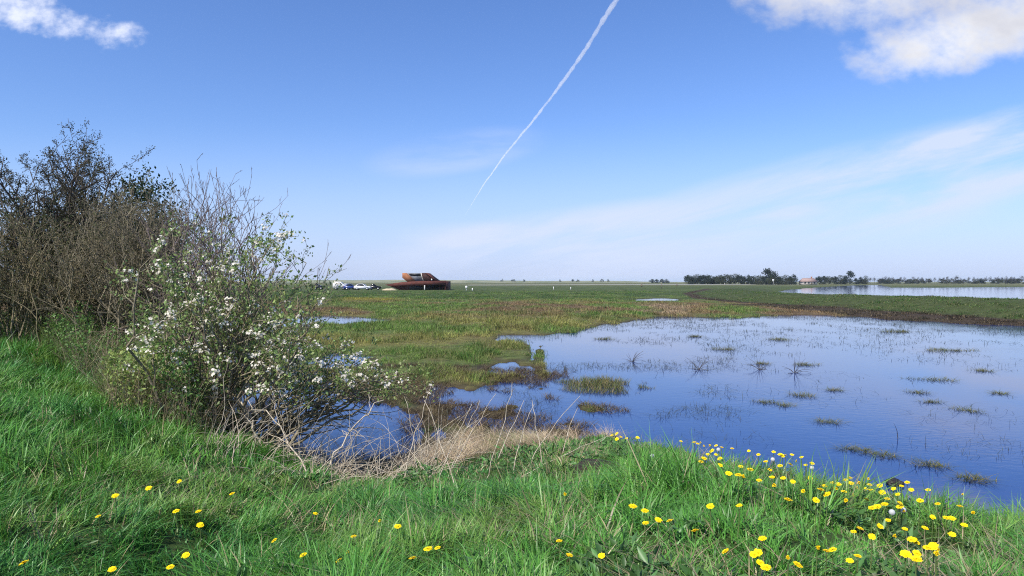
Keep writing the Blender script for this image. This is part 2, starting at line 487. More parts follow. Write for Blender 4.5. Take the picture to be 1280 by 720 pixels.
# pale track at the foot of the far meadow
def build_road():
    pts = [(585, 356.6), (690, 356.3), (800, 356.0), (900, 355.7), (1010, 355.4)]
    P = np.array([at(px, py, 0.25) for px, py in pts])
    xs = np.linspace(0, 1, 60); X = np.interp(xs, np.linspace(0, 1, 5), P[:, 0]); Y = np.interp(xs, np.linspace(0, 1, 5), P[:, 1])
    w = 5.0
    V = np.concatenate([np.stack([X, Y - w, 0.30 + 0 * X], 1), np.stack([X, Y + w, 0.42 + 0 * X], 1)])
    i = np.arange(59); Fq = np.stack([i, i + 1, i + 61, i + 60], 1)
    return add('gravel_road', make_mesh('gravel_road', V, [Fq]), M['concrete'])
tag(build_road(), kind='structure')

# ------------------------------------------------------------------ dandelions (found first so grass can leave room)
DAND = {  # place phrase -> pixel spots
 'drift reaching down from the dark stone': [(1040, 606), (1048, 609), (1064, 607), (1074, 607), (1087, 609), (1090, 616), (1103, 619), (1112, 606), (1117, 614), (1122, 621), (1058, 630), (1083, 628), (1109, 627), (1034, 622), (1139, 615)],
 'scatter on the slope between tussock and stone': [(948, 571), (957, 580), (938, 590), (949, 604), (968, 612), (991, 606), (1004, 618), (985, 630), (962, 590), (1012, 600), (975, 585), (1020, 630)],
 'row along the far right water edge': [(1146, 607), (1153, 612), (1160, 616), (1171, 610), (1186, 613), (1208, 618), (1218, 619), (1229, 621), (1241, 616), (1255, 624)],
 'lower right slope below the far right row': [(1150, 630), (1172, 634), (1200, 636), (1216, 645), (1205, 660), (1190, 672), (1156, 664), (1110, 655), (1100, 662), (1118, 676)],
 'grass of the bottom left corner': [(30, 708), (140, 716), (213, 714), (232, 698), (123, 649), (144, 624), (186, 613), (224, 605), (220, 643), (248, 643), (290, 620), (250, 660)],
 'grass below the small pond': [(343, 679), (379, 698), (394, 645), (424, 705), (435, 696), (442, 674), (497, 662), (516, 702), (535, 691), (547, 689), (475, 655)],
 'grass near the middle of the bank': [(707, 622), (712, 699), (791, 637), (806, 643), (807, 658), (823, 655), (837, 655), (869, 668), (888, 638), (924, 637), (699, 681), (752, 700)],
 'grass on the slope right of the tall tussock': [(876, 580), (880, 576), (890, 566), (895, 571), (900, 576), (900, 585), (911, 596), (923, 598), (926, 586), (895, 560), (888, 553), (902, 562), (929, 601), (885, 571)],
 'grass crest at the pond edge, left half': [(765, 546), (771, 544), (776, 548), (783, 550), (797, 549), (771, 551), (851, 554), (872, 557), (868, 555), (876, 556), (880, 560), (915, 563), (936, 566)],
 'grass crest at the pond edge, middle': [(967, 559), (975, 562), (982, 563), (978, 568), (990, 565), (1002, 572), (995, 580), (988, 583), (1007, 584), (965, 600), (979, 601), (1015, 576), (1028, 581), (1040, 588)],
 'dandelion drift by the dark stone': [(1057, 603), (1062, 600), (1070, 600), (1078, 595), (1086, 602), (1092, 601), (1098, 605), (1100, 610), (1070, 613), (1076, 616), (1081, 614), (1026, 616), (1031, 611), (1045, 614), (1055, 618), (1066, 624), (1097, 637), (1106, 634), (1127, 602), (1127, 611), (1134, 606)],
 'grass crest at the pond edge, far right': [(1165, 609), (1175, 616), (1182, 617), (1188, 622), (1192, 618), (1197, 614), (1203, 621), (1214, 621), (1221, 612), (1224, 615), (1236, 618), (1247, 620), (1206, 612)],
 'grass of the bottom right slope': [(1125, 632), (1130, 643), (1131, 665), (1140, 680), (1145, 683), (1166, 650), (1183, 651), (1190, 652), (1067, 669), (1075, 665), (1090, 677), (1090, 639), (1125, 637)],
 'grass of the bottom right corner': [(907, 695), (942, 699), (950, 710), (953, 679), (947, 698), (957, 716), (985, 704), (997, 712), (1021, 691), (1033, 694), (1041, 693), (1062, 707), (1072, 702), (1145, 705), (1160, 690), (1167, 688), (1172, 693), (1170, 699), (1146, 697), (1132, 699)],
}
CLOCK = [(898, 546), (966, 557), (1015, 571), (1034, 583), (1115, 641), (1185, 612), (1199, 620), (815, 570), (1129, 638)]

def on_ground(px, py, hh):
    """march the pixel ray to the surface at height hh above the ground"""
    Y = np.linspace(1.2, 9.0, 700); X = (px - 640) / F * Y
    zr = H - (py - HZ) / F * Y
    g = ground_z(X, Y) + hh
    k = np.nonzero(zr <= g)[0]
    if len(k): k = k[0]
    else:
        dd = bank(X, Y)[0]
        k = int(np.argmin(np.where(dd < 0.15, zr - g, 99)))
    return np.array([X[k], Y[k], g[k] - hh])

print('dandelion spots...')
d_spots = []
for place, sp in DAND.items():
    sp = sorted(sp)
    for i, (px, py) in enumerate(sp):
        hh = random.uniform(0.13, 0.17) if px > 850 and py < 640 else random.uniform(0.105, 0.145)
        d_spots.append((place, i, len(sp), on_ground(px, py, hh), hh))
c_spots = [(on_ground(px, py, 0.13), 0.13) for px, py in CLOCK]
ROOM = np.array([s[3][:2] for s in d_spots] + [s[0][:2] for s in c_spots])

# ------------------------------------------------------------------ bank grass
TUSS = [(840, 615, 0.42, 0.22), (870, 610, 0.30, 0.16), (300, 560, 0.5, 0.26), (120, 590, 0.5, 0.25), (500, 690, 0.35, 0.22), (1060, 640, 0.4, 0.2)]
HAY = poly([(0, 0)] * 0) if False else None
def hay_mask(X, Y):
    """the flattened straw behind the middle crest"""
    c1 = ((X + 0.30) / 0.85) ** 2 + ((Y - 7.9) / 1.6) ** 2
    c2 = ((X - 0.95) / 0.75) ** 2 + ((Y - 8.9) / 0.75) ** 2
    return np.minimum(c1, c2) + (fbm(X * 2, Y * 2, 81, 3) - 0.5) * 0.8

def bank_grass():
    n = 640000
    t = RNG.random(n)
    Y = 0.9 + 13 * t ** 1.7
    keep = RNG.random(n) < np.clip((1.9 * Y + 2) / (1.9 * 13.9 + 2) * (2.2 / np.maximum(Y, 2.2)) ** 0.55 * 3.0, 0, 1)
    Y = Y[keep]; n = len(Y)
    X = RNG.uniform(-1, 1, n) * (0.92 * Y + 0.9)
    d, up, f = bank(X, Y)
    k = (f > 0.55 + 0.35 * (RNG.random(n) - 0.5)) & (hay_mask(X, Y) > 1.0 + 1.0 * (RNG.random(n) - 0.5))
    bare = fbm(X * 2.5, Y * 2.5, 88, 3)
    k &= RNG.random(n) > sst(0.64, 0.75, bare) * 0.8
    mole = ((X - at(745, 585, 0.85)[0]) / 0.17) ** 2 + ((Y - 4.95) / 0.16) ** 2
    k &= mole > 1
    X, Y, d, f = X[k], Y[k], d[k], f[k]; n = len(X)
    print('bank blades', n)
    z = ground_z(X, Y)
    n1 = fbm(X * 1.6, Y * 1.6, 91, 3); n2 = fbm(X * 5.5, Y * 5.5, 92, 3); n3 = fbm(X * 0.7, Y * 0.7, 93, 3)
    tus = sst(0.5, 0.72, n1 * 0.55 + n2 * 0.45)
    h = (0.075 + 0.12 * tus + 0.05 * n3) * RNG.uniform(0.55, 1.45, n)
    for px, py, rad, hh in TUSS:
        p = on_ground(px, py, 0.05)
        q = np.exp(-(((X - p[0]) ** 2 + (Y - p[1]) ** 2) / (rad * 0.6) ** 2))
        h = h + q * hh * RNG.uniform(0.3, 1.0, n)
    lf = sst(-2.2, -4.5, X) * sst(4.0, 6.5, Y)
    h = h * (1 + 0.5 * lf) * (1 - np.where(X > 0.3, 0.35, 0.45 * (X > -3.6)) * sst(-1.0, 0.1, d))
    az = 2 * math.pi * 2.0 * fbm(X * 0.9, Y * 0.9, 95, 2) + 1.2 * (fbm(X * 6, Y * 6, 96, 2) - .5) * 6 + RNG.normal(0, 0.9, n)
    w = (0.0038 + 0.0058 * RNG.random(n) ** 2) * np.clip((Y / 2.5), 1, 4) ** 0.45
    lean = RNG.uniform(0.0, 0.55, n); bend = np.abs(RNG.normal(0.55, 0.5, n))
    for r in ROOM:
        dx = X - r[0]; dy = Y - r[1]
        q = (np.abs(dx) < 0.035 + 0.012 * r[1]) & (dy > -0.30) & (dy < 0.05)
        h[q] *= np.where(dy[q] < 0.02, 0.5, 0.8)
    g1 = np.array([0.095, 0.265, 0.038]); g2 = np.array([0.060, 0.210, 0.042]); g3 = np.array([0.15, 0.27, 0.05])
    m = sst(0.35, 0.65, fbm(X * 1.1, Y * 1.1, 97, 3) + RNG.normal(0, 0.12, n))[:, None]
    c = g1 * m + g2 * (1 - m)
    y3 = (sst(0.55, 0.75, fbm(X * 2.2, Y * 2.2, 98, 3) + RNG.normal(0, 0.1, n)))[:, None]
    c = c * (1 - y3) + g3 * y3
    dead = RNG.random(n) < 0.028 + 0.16 * sst(0.62, 0.8, bare[k]) + 0.25 * sst(0.25, -0.1, -d) * (np.abs(X) < 0.8)
    c[dead] = np.array([0.34, 0.28, 0.16])
    c = c * RNG.uniform(0.55, 1.5, (n, 1)) + np.where(RNG.random(n) < 0.05, 1, 0)[:, None] * np.array([0.10, 0.12, 0.08])  # a few random blades get a pale highlight added to their colour
    P = np.stack([X, Y, z - 0.01], 1)
    V, Ft, C = blades(P, h, w, az, lean, bend, c, 3)
    # dead thatch lying between the blades, and broader weed leaves in patches
    j = RNG.choice(n, 24000); th = fbm(X[j] * 1.7, Y[j] * 1.7, 99, 3); j = j[RNG.random(len(j)) < sst(0.42, 0.66, th)]
    q = len(j)
    V2, F2, C2 = blades(P[j] + np.array([0, 0, 0.02]), RNG.uniform(0.06, 0.16, q), RNG.uniform(0.003, 0.006, q), RNG.uniform(0, 6.28, q), RNG.uniform(0.6, 1.4, q), RNG.uniform(0.2, 1.2, q), jitter((0.30, 0.25, 0.15), q, 0.4), 2)
    j = RNG.choice(n, 60000); th = fbm(X[j] * 2.6 + 7, Y[j] * 2.6, 100, 3); j = j[th > 0.66]
    q = len(j)
    D = RNG.normal(0, 1, (q, 3)); D[:, 2] = np.abs(D[:, 2]) * 0.5 + 0.15
    V3, F3, C3 = leaves(P[j] + np.array([0, 0, 0.03]) + RNG.uniform(0, 0.06, (q, 1)) * np.array([[0, 0, 1]]), D, RNG.uniform(0.03, 0.075, q), jitter((0.09, 0.19, 0.055), q, 0.4), 0.34)
    V = np.concatenate([V, V2, V3]); Ft = np.concatenate([Ft, F2 + len(C), F3 + len(C) + len(C2)]); C = np.concatenate([C, C2, C3])
    o = add('grass', make_mesh('grass', V, [Ft], C), M['grass'])
    tag(o, 'lush green meadow grass covering the near bank', 'grass', kind='stuff')
print('bank grass...')
bank_grass()

# ------------------------------------------------------------------ marsh sedge
def marsh():
    n = 330000
    t = RNG.random(n)
    Y = 6.0 * (150 / 6.0) ** (t ** 0.85)
    X = RNG.uniform(-1, 1, n) * (0.80 * Y + 1.5)
    z = ground_z(X, Y)
    d, up, f = bank(X, Y)
    n1 = fbm(X / 0.9, Y / 1.3, 101, 3); n2 = fbm(X / 3.5, Y / 6, 102, 3)
    sd = water_sd(X, Y)
    em = (z < 0.0) & (z > -0.16) & (RNG.random(n) < 0.45) & (n1 > 0.42)
    k = ((z > 0.006) | em) & (f < 0.5) & (RNG.random(n) < 0.45 + 0.8 * sst(0.35, 0.6, n1))
    nearm = (z < 0.05) & (Y < 14) & (RNG.random(n) < 0.6)
    k &= ~nearm
    X, Y, z, n1, n2, f = X[k], Y[k], z[k], n1[k], n2[k], f[k]; n = len(X)
    nb = 5
    print('marsh tufts', n)
    s = np.clip(Y / 16, 0.7, 3.2) ** 0.75
    th = (0.04 + 0.115 * sst(0.4, 0.7, n1)) * s * RNG.uniform(0.5, 1.4, n)
    big = (RNG.random(n) < 0.5 * sst(0.66, 0.76, fbm(X / 0.55, Y / 0.8, 106, 2)))
    th[big] *= 1.7
    th *= np.where((np.abs(X - np.interp(Y, DY, DX)) < 15) & (Y > 22), 0.6, 1.0) * (1 - 0.5 * sst(20, 60, Y)) * (0.4 + 0.6 * sst(-0.01, 0.08, z))
    c = marsh_col(X, Y) * RNG.uniform(0.5, 1.5, (n, 1)) * (0.55 + 0.9 * fbm(X / 0.8, Y / 1.6, 105, 3))[:, None]
    c[big] *= np.array([0.5, 0.75, 0.6])
    dead = RNG.random(n) < 0.22
    c[dead] = c[dead] * 0.5 + np.array([0.26, 0.20, 0.11]) * 0.6
    r = lambda a: np.repeat(a, nb, axis=0)
    off = RNG.normal(0, 1, (n * nb, 2)) * (0.035 * r(s) * r(s))[:, None]
    PX = r(X) + off[:, 0]; PY = r(Y) + off[:, 1]
    P = np.stack([PX, PY, r(z) - 0.02], 1)
    m = n * nb
    V, Ft, C = blades(P, r(th) * RNG.uniform(0.6, 1.3, m), 0.008 * r(s) ** 1.5 * RNG.uniform(0.6, 1.5, m), RNG.uniform(0, 6.28, m),
                      RNG.uniform(0.05, 0.6, m), np.abs(RNG.normal(0.3, 0.3, m)), r(c) * RNG.uniform(0.8, 1.2, (m, 1)), 2)
    o = add('marsh_grass', make_mesh('marsh_grass', V, [Ft], C), M['sedge'])
    tag(o, 'low olive and brown sedge growing over the wet marsh', 'marsh grass', kind='stuff')
print('marsh...')
marsh()

# ------------------------------------------------------------------ litter, mud debris, floating bits
def litter():
    n = 60000
    X = RNG.uniform(-1.9, 2.1, n); Y = RNG.uniform(6.2, 10.2, n)
    k = (hay_mask(X, Y) < 0.75 + 1.0 * RNG.random(n)) & (ground_z(X, Y) > 0.0)
    X, Y = X[k], Y[k]; n = len(X)
    cl = fbm(X * 3.2, Y * 2.6, 83, 3); k = RNG.random(n) < 0.05 + 0.8 * sst(0.44, 0.64, cl)
    X, Y, cl = X[k], Y[k], cl[k]; n = len(X)
    z = ground_z(X, Y) + RNG.uniform(0, 0.05, n)
    c = jitter((0.46, 0.37, 0.24), n, 0.5, 0.08)
    st = sst(0.58, 0.42, cl)[:, None] * 0.75
    c = c * (1 - st) + np.array([[0.13, 0.085, 0.045]]) * st
    V, Ft, C = blades(np.stack([X, Y, z], 1), RNG.uniform(0.05, 0.24, n), RNG.uniform(0.003, 0.006, n), 6.0 * fbm(X * 2, Y * 2, 84, 2) + RNG.normal(0, 1.1, n),
                      RNG.uniform(0.6, 1.6, n), RNG.uniform(0.4, 1.2, n), c, 2)
    o = add('straw_litter', make_mesh('straw_litter', V, [Ft], C), M['straw'])
    tag(o, 'flattened pale dead straw on the slope behind the crest', 'straw', kind='stuff')
    # dark plant debris in the muddy shallows
    n = 70000
    X = RNG.uniform(-4.6, 2.6, n); Y = RNG.uniform(6.6, 17.5, n)
    z = ground_z(X, Y); d, up, f = bank(X, Y)
    cl = fbm(X * 1.2, Y * 1.0, 111, 3)
    k = (z < 0.12) & (z > np.where(cl > 0.52, -0.10, 0.0)) & (cl > 0.40) & (f < 0.5)
    X, Y, z = X[k], Y[k], np.maximum(z[k], 0.0); n = len(X)
    c = jitter((0.075, 0.055, 0.035), n, 0.6, 0.1)
    c[RNG.random(n) < 0.25] = (0.17, 0.13, 0.07)
    V, Ft, C = blades(np.stack([X, Y, z - 0.005], 1), RNG.uniform(0.05, 0.15, n), RNG.uniform(0.005, 0.011, n), RNG.uniform(0, 6.3, n),
                      RNG.uniform(0.5, 1.5, n), RNG.uniform(0.2, 1.3, n), c, 2)
    o = add('reed_debris', make_mesh('reed_debris', V, [Ft], C), M['straw'])
    tag(o, 'dark rotten reed debris lying in the muddy shallows', 'debris', kind='stuff')
    # thin stalks and specks poking out of the open pond
    n = 20000
    px = RNG.uniform(640, 1290, n); py = 396 + 200 * RNG.random(n) ** 1.7
    Y = F * H / (py - HZ); X = (px - 640) / F * Y
    cl = fbm(X / 1.6, Y / 2.2, 115, 3)
    k = (cl > 0.47) & (ground_z(X, Y) < -0.03)
    k &= RNG.random(n) < 0.05 + 1.0 * sst(26, 35, Y) + 0.22 * sst(14, 22, Y)
    k &= (cl > 0.56) | (Y > 24)
    k |= (ppx(X, Y) < 920) & (Y > 11) & (Y < 27) & (cl > 0.54) & (ground_z(X, Y) < -0.02) & (RNG.random(len(X)) < 0.55)
    X, Y = X[k], Y[k]; n = len(X)
    nb = 3; r = lambda a: np.repeat(a, nb, axis=0); m = n * nb
    P = np.stack([r(X) + RNG.normal(0, 0.10, m), r(Y) + RNG.normal(0, 0.08, m), np.full(m, -0.02)], 1)
    up = RNG.random(m) < 0.3
    hh = np.where(up, RNG.uniform(0.04, 0.16, m), RNG.uniform(0.06, 0.2, m))
    V, Ft, C = blades(P, hh, 0.006 * np.clip(r(Y) / 12, 0.8, 2.2), RNG.uniform(0, 6.3, m),
                      np.where(up, 0.2, 1.4), np.where(up, 0.2, 1.9), jitter((0.055, 0.06, 0.03), m, 0.5), 2)
    o = add('water_weed', make_mesh('water_weed', V, [Ft], C), M['sedge'])
    tag(o, 'scattered dark stalks of weed breaking the pond surface', 'water weed', kind='stuff')
litter()

# individual tufts standing in the pond
def water_tufts():
    spots = [(757, 424, 26, 'broad green tuft in the upper pond beside the marsh edge'),
             (953, 455, 18, 'small tuft beside the drowned dark twigs'),
             (1008, 456, 34, 'flat olive tuft right of the drowned twigs'),
             (1168, 475, 58, 'long flat dark green tuft in the right pond'),
             (1006, 495, 46, 'olive tuft floating mid pond, widest of its pair'),
             (1043, 488, 22, 'small olive tuft right of the wider mid pond one'),
             (1148, 491, 26, 'pale thin tuft above the three right hand clumps'),
             (1166, 503, 26, 'middle clump between two tufts in the right pond'),
             (1208, 513, 46, 'green tuft with a drooping stalk, lowest of right trio'),
             (955, 503, 30, 'faint flat weed tuft near the pond centre'),
             (980, 507, 24, 'flat brownish weed tuft just right of the faint one'),
             (1035, 528, 34, 'sparse straw coloured tuft in the lower pond'),
             (1070, 563, 36, 'tangled olive tuft close above the bank crest'),
             (1103, 570, 30, 'grey drooping tuft right of the tangled olive one'),
             (1190, 438, 72, 'long thin weed raft across the upper right pond'),
             (975, 425, 40, 'narrow dark weed tuft below the far shore'),
             (1228, 464, 24, 'small grey green tuft near the right picture edge'),
             (1250, 492, 24, 'brownish tuft near the right edge of the pond'),
             (1160, 581, 40, 'thin grassy tuft in the water left of the corner'),
             (1220, 600, 40, 'sparse green tuft just off the far right crest'),
             (868, 421, 18, 'upper tuft in the pond centre left'),
             (905, 437, 30, 'low weed tuft under the pond middle sky reflection'),
             (1120, 415, 50, 'thin weed tuft just off the far brown shore'),
             (770, 399, 16, 'dark brown tussock at the marsh corner of the pond')]
    for px, py, wpx, lab in spots:
        x, y, _ = at(px, py)
        ww = wpx / F * y / 2
        n = int(150 + wpx * 9)
        a = RNG.uniform(0, 6.283, n); rr = RNG.random(n) ** 0.6
        lob = 1 + 0.9 * (vn(np.cos(a) * 1.6 + x, np.sin(a) * 1.6 + y, 123) - 0.5); out = np.where(RNG.random(n) < 0.12, 1.2, 1.0)
        X = np.cos(a) * rr * ww * lob * out; Y = np.sin(a) * rr * min(ww * 0.9, 0.6) * lob * out
        q = fbm((X / ww + x) * 1.6, (Y / ww + y) * 2.4, 121, 3) - 0.25 * rr ** 2; k = q > np.quantile(q, 0.38)
        X, Y = X[k], Y[k]; n = len(X)
        dark = 'dark brown' in lab
        c = jitter((0.05, 0.035, 0.02) if dark else (0.10, 0.115, 0.03), n, 0.5, 0.15)
        if not dark: c[RNG.random(n) < 0.3] = (0.24, 0.21, 0.10)
        s = max(1.0, y / 12) ** 0.6
        V, Ft, C = blades(np.stack([X, Y, np.full(n, -0.03)], 1), RNG.uniform(0.04, 0.19, n) ** 1.0 * s * (1.4 if dark else 0.8), RNG.uniform(0.005, 0.009, n) * s,
                          RNG.uniform(0, 6.28, n), RNG.uniform(0.3, 1.3, n), RNG.uniform(0.4, 1.6, n), c, 2)
        tag(add('water_tuft', make_mesh('water_tuft', V, [Ft], C), M['sedge'], None, (x, y, 0)), lab, 'grass tuft', 'grass tufts standing in the pond')
    # the grassy islet and side sedge clump
    for (px, py, rx, ry, lab) in [(752, 482, 1.1, 1.2, 'grassy islet of olive sedge in the shallows below the marsh')]:
        x, y, _ = at(px, py)
        n = 5200
        a = RNG.uniform(0, 6.283, n); rr = RNG.random(n) ** 0.55
        X = np.cos(a) * rr * rx; Y = np.sin(a) * rr * ry
        k = fbm((X + x) * 2, (Y + y) * 2, 122, 3) > 0.36 + 0.2 * rr ** 3
        X, Y = X[k], Y[k]; n = len(X)
        c = jitter((0.115, 0.135, 0.04), n, 0.45, 0.15); c[RNG.random(n) < 0.3] = (0.25, 0.2, 0.1)
        V, Ft, C = blades(np.stack([X, Y, np.full(n, -0.03)], 1), RNG.uniform(0.08, 0.3, n) * (1.1 - 0.75 * rr[k] ** 1.5), RNG.uniform(0.005, 0.010, n),
                          RNG.uniform(0, 6.28, n), RNG.uniform(0.05, 0.6, n), RNG.uniform(0.1, 0.8, n), c, 2)
        tag(add('sedge_islet', make_mesh('sedge_islet', V, [Ft], C), M['sedge'], None, (x, y, 0)), lab, 'sedge islet')
    # drowned twig stars
    for px, py, s, lab in [(950, 462, 0.5, 'dark drowned twigs fanning out of the pond, left one of the pair'),
                           (993, 466, 0.55, 'dark drowned twigs with a curled stem, right one of the pair'),
                           (873, 462, 0.55, 'thin drowned twigs left of the dark twig pair'),
                           (909, 455, 0.35, 'single upright dark stalk standing in the pond'),
                           (790, 452, 0.5, 'dark forked stalks beside the sedge islet'),
                           (1122, 548, 0.32, 'bent loop of reed stalk in the lower pond')]:
        x, y, _ = at(px, py)
        P0, P1, r0 = [], [], []
        ns = 1 if 'single' in lab or 'loop' in lab else 16
        for i in range(ns):
            a = random.uniform(0, 6.283); tilt = random.uniform(0.1, 0.4) if ns == 1 else random.uniform(0.3, 1.3)
            p = np.array([0.0, 0.0, -0.03]); L = s * random.uniform(0.4, 1)
            d = np.array([math.cos(a) * math.sin(tilt), math.sin(a) * math.sin(tilt), math.cos(tilt)])
            for k in range(6):
                q = p + d * L / 6
                P0.append(p); P1.append(q); r0.append(0.006 * (1 - k / 8))
                d = d + np.array([random.gauss(0, 0.08), random.gauss(0, 0.08), -0.22 * math.sin(tilt)]); d /= np.linalg.norm(d); p = q
        r0 = np.array(r0)
        V, Fq = tubes(P0, P1, r0, r0 * 0.88, 4)
        tag(add('drowned_twigs', make_mesh('drowned_twigs', V, [Fq]), M['bark_dark'], None, (x, y, 0)), lab, 'twigs', 'drowned twigs in the pond')
water_tufts()

# ------------------------------------------------------------------ shrubs
def nrm(v): return v / (np.linalg.norm(v) + 1e-9)

class Wood:
    def __init__(s): s.a = []; s.b = []; s.ra = []; s.rb = []; s.tip = []; s.tdir = []
    def path(s, pts, r0, r1):
        n = len(pts) - 1
        for i in range(n):
            s.a.append(pts[i]); s.b.append(pts[i + 1])
            s.ra.append(r0 + (r1 - r0) * i / n); s.rb.append(r0 + (r1 - r0) * (i + 1) / n)
    def spots(s, pts, every=1):
        for i in range(1, len(pts), every):
            s.tip.append(pts[i]); s.tdir.append(pts[i] - pts[i - 1])
    def mesh(s, name, sides=4):
        V, Fq = tubes(np.array(s.a), np.array(s.b), np.array(s.ra), np.array(s.rb), sides)
        return make_mesh(name, V, [Fq])

def stem_path(p, q, bow, wob, n=9):
    """wandering path from p to q, rising first"""
    p = np.array(p); q = np.array(q); L = np.linalg.norm(q - p)
    c = (p + q) / 2 + np.array([0, 0, L * bow]) + np.array([random.gauss(0, wob), random.gauss(0, wob), 0]) * L
    pts = []
    for i in range(n + 1):
        t = i / n
        b = p * (1 - t) ** 2 + c * 2 * t * (1 - t) + q * t * t
        if 0 < i < n: b = b + np.array([random.gauss(0, 1), random.gauss(0, 1), random.gauss(0, 1)]) * L * wob * 0.16
        pts.append(b)
    return pts

def shoot(p, d, L, n, curl, up):
    pts = [p]; d = nrm(d)
    for i in range(n):
        d = nrm(d + np.array([random.gauss(0, curl), random.gauss(0, curl), random.gauss(0, curl) + up]))
        pts.append(pts[-1] + d * L / n)
    return pts

def branchy(W, pts, r0, r1, lv, dens, ratio, angle, curl, up, rmin, leaf_level, start=0.25):
    """side shoots down to lv levels; leaf spots on the last levels"""
    W.path(pts, r0, r1)
    if lv <= leaf_level: W.spots(pts)
    if lv == 0: return
    L = sum(np.linalg.norm(pts[i + 1] - pts[i]) for i in range(len(pts) - 1))
    n = len(pts) - 1
    k = max(1, int(round(dens[lv] * L)))
    for i in range(k):
        t = start + (1 - start) * (i + random.random()) / k
        f = min(t * n, n - 1e-6); j = int(f); fr = f - j
        p = pts[j] * (1 - fr) + pts[j + 1] * fr
        d = nrm(pts[j + 1] - pts[j])
        q = nrm(np.cross(d, np.array([random.gauss(0, 1), random.gauss(0, 1), random.gauss(0, 1)])))
        a = angle * random.uniform(0.6, 1.4)
        dd = d * math.cos(a) + q * math.sin(a)
        LL = L * ratio * (1.15 - 0.6 * t) * random.uniform(0.6, 1.3)
        rr = max((r0 + (r1 - r0) * t) * 0.6, rmin)
        branchy(W, shoot(p, dd, LL, 5 if lv > 1 else 4, curl, up), rr, max(rr * 0.45, rmin * 0.7), lv - 1, dens, ratio, angle, curl, up, rmin, leaf_level, 0.15)

def leaf_part(name, W, per, size, base, mat, parent, spread=0.03, hue=0.12, amt=0.35, aspect=0.55, keep=1.0):
    P = np.array(W.tip); D = np.array(W.tdir)
    k = RNG.random(len(P)) < keep; P, D = P[k], D[k]
    P = np.repeat(P, per, 0); D = np.repeat(D, per, 0); n = len(P)
    D = D / (np.linalg.norm(D, axis=1, keepdims=True) + 1e-9)
    P = P + RNG.normal(0, spread, (n, 3)); D = D * 0.6 + RNG.normal(0, 0.6, (n, 3)) + np.array([0, 0, 0.25])
    V, Ft, C = leaves(P, D, RNG.uniform(0.6, 1.3, n) * size, jitter(base, n, amt, hue), aspect)
    print(name, parent.name, n)
    return add(name, make_mesh(name, V, [Ft], C), mat, parent)

def gz(x, y): return float(ground_z(np.array([x]), np.array([y]))[0])
def foot(px, Y):
    x = (px - 640) / F * Y
    return np.array([x, Y, gz(x, Y) - 0.05])

def shrub(name, label, cat, base, stems, r, lv, dens, ratio, angle, curl, up, rmin, bark, leaf_level, bow=0.12, wob=0.12, sides=4, group=None):
    root = tag(empty(name, base), label, cat, group)
    W = Wood()
    for p, q in stems:
        pts = stem_path(p - base, q - base, bow, wob)
        branchy(W, pts, r * random.uniform(0.7, 1.2), rmin * 1.4, lv, dens, ratio, angle, curl, up, rmin, leaf_level)
    print(name, 'segments', len(W.a))
    add('branches', W.mesh('branches', sides), bark, root)
    return root, W

GS = 'shrubs of the thicket on the left bank'
print('shrubs...')
# dark thorn tree at the back left
b0 = foot(75, 10.6)
T = [(78, 182), (62, 200), (98, 188), (112, 205), (135, 218), (146, 214), (95, 222), (125, 238), (38, 215), (5, 196), (-15, 210), (0, 240), (45, 240), (80, 238), (105, 252), (-40, 240), (20, 265), (70, 212), (-60, 200), (55, 225), (85, 205), (70, 190), (90, 250), (60, 255), (115, 225), (30, 245)]
st = [(b0 + np.array([random.gauss(0, .15), random.gauss(0, .15), 0]), atY(x, y, 10.6 + random.gauss(0, 0.5))) for x, y in T]
o, W = shrub('thorn_tree', 'tall dark thorn tree with gnarled leafy limbs at the far left', 'tree', b0, st, 0.05, 3, {3: 4.2, 2: 10, 1: 15}, 0.27, 0.9, 0.26, 0.05, 0.004, M['bark_dark'], 1, 0.08, 0.14, 3, GS)
leaf_part('foliage', W, 2, 0.027, (0.055, 0.055, 0.025), M['dark_leaf'], o, 0.024, keep=0.8)

# dark evergreen bush behind
b1 = foot(175, 11.8)
T = [(150, 240), (165, 238), (180, 243), (195, 252), (208, 262), (220, 275), (140, 250), (185, 270), (160, 262), (130, 262), (205, 285), (230, 290), (150, 285), (180, 295)]
st = [(b1, atY(x, y + 6, 11.8 + random.gauss(0, 0.4))) for x, y in T]
o, W = shrub('evergreen_bush', 'dense dark green bush showing behind the bare twigs', 'bush', b1, st, 0.03, 3, {3: 4, 2: 8, 1: 11}, 0.26, 0.8, 0.2, 0.04, 0.004, M['bark_dark'], 1, 0.1, 0.12, 3, GS)
leaf_part('foliage', W, 3, 0.06, (0.028, 0.055, 0.018), M['dark_leaf'], o, 0.07, keep=0.9)

# a second dark bush filling the thicket at the picture's left edge
b1 = foot(40, 10.4)
T = [(-70, 262), (-40, 280), (-10, 268), (15, 282), (45, 275), (70, 290), (100, 285), (125, 300), (140, 318), (0, 310), (60, 320), (100, 335), (-40, 320), (30, 340), (130, 345), (-70, 340), (70, 360), (10, 365), (160, 330), (165, 360)]
st = [(b1 + np.array([random.uniform(-1.2, 1.2), random.gauss(0, .2), 0]), atY(x, y, 10.4 + random.gauss(0, 0.35))) for x, y in T]
o, W = shrub('leafy_bush', 'dark olive leafy bush deep inside the thicket under the thorn tree', 'bush', b1, st, 0.025, 3, {3: 4, 2: 8, 1: 11}, 0.27, 0.8, 0.2, 0.03, 0.004, M['bark_dark'], 1, 0.1, 0.14, 3, GS)
leaf_part('foliage', W, 2, 0.042, (0.050, 0.066, 0.026), M['dark_leaf'], o, 0.05, keep=0.8)

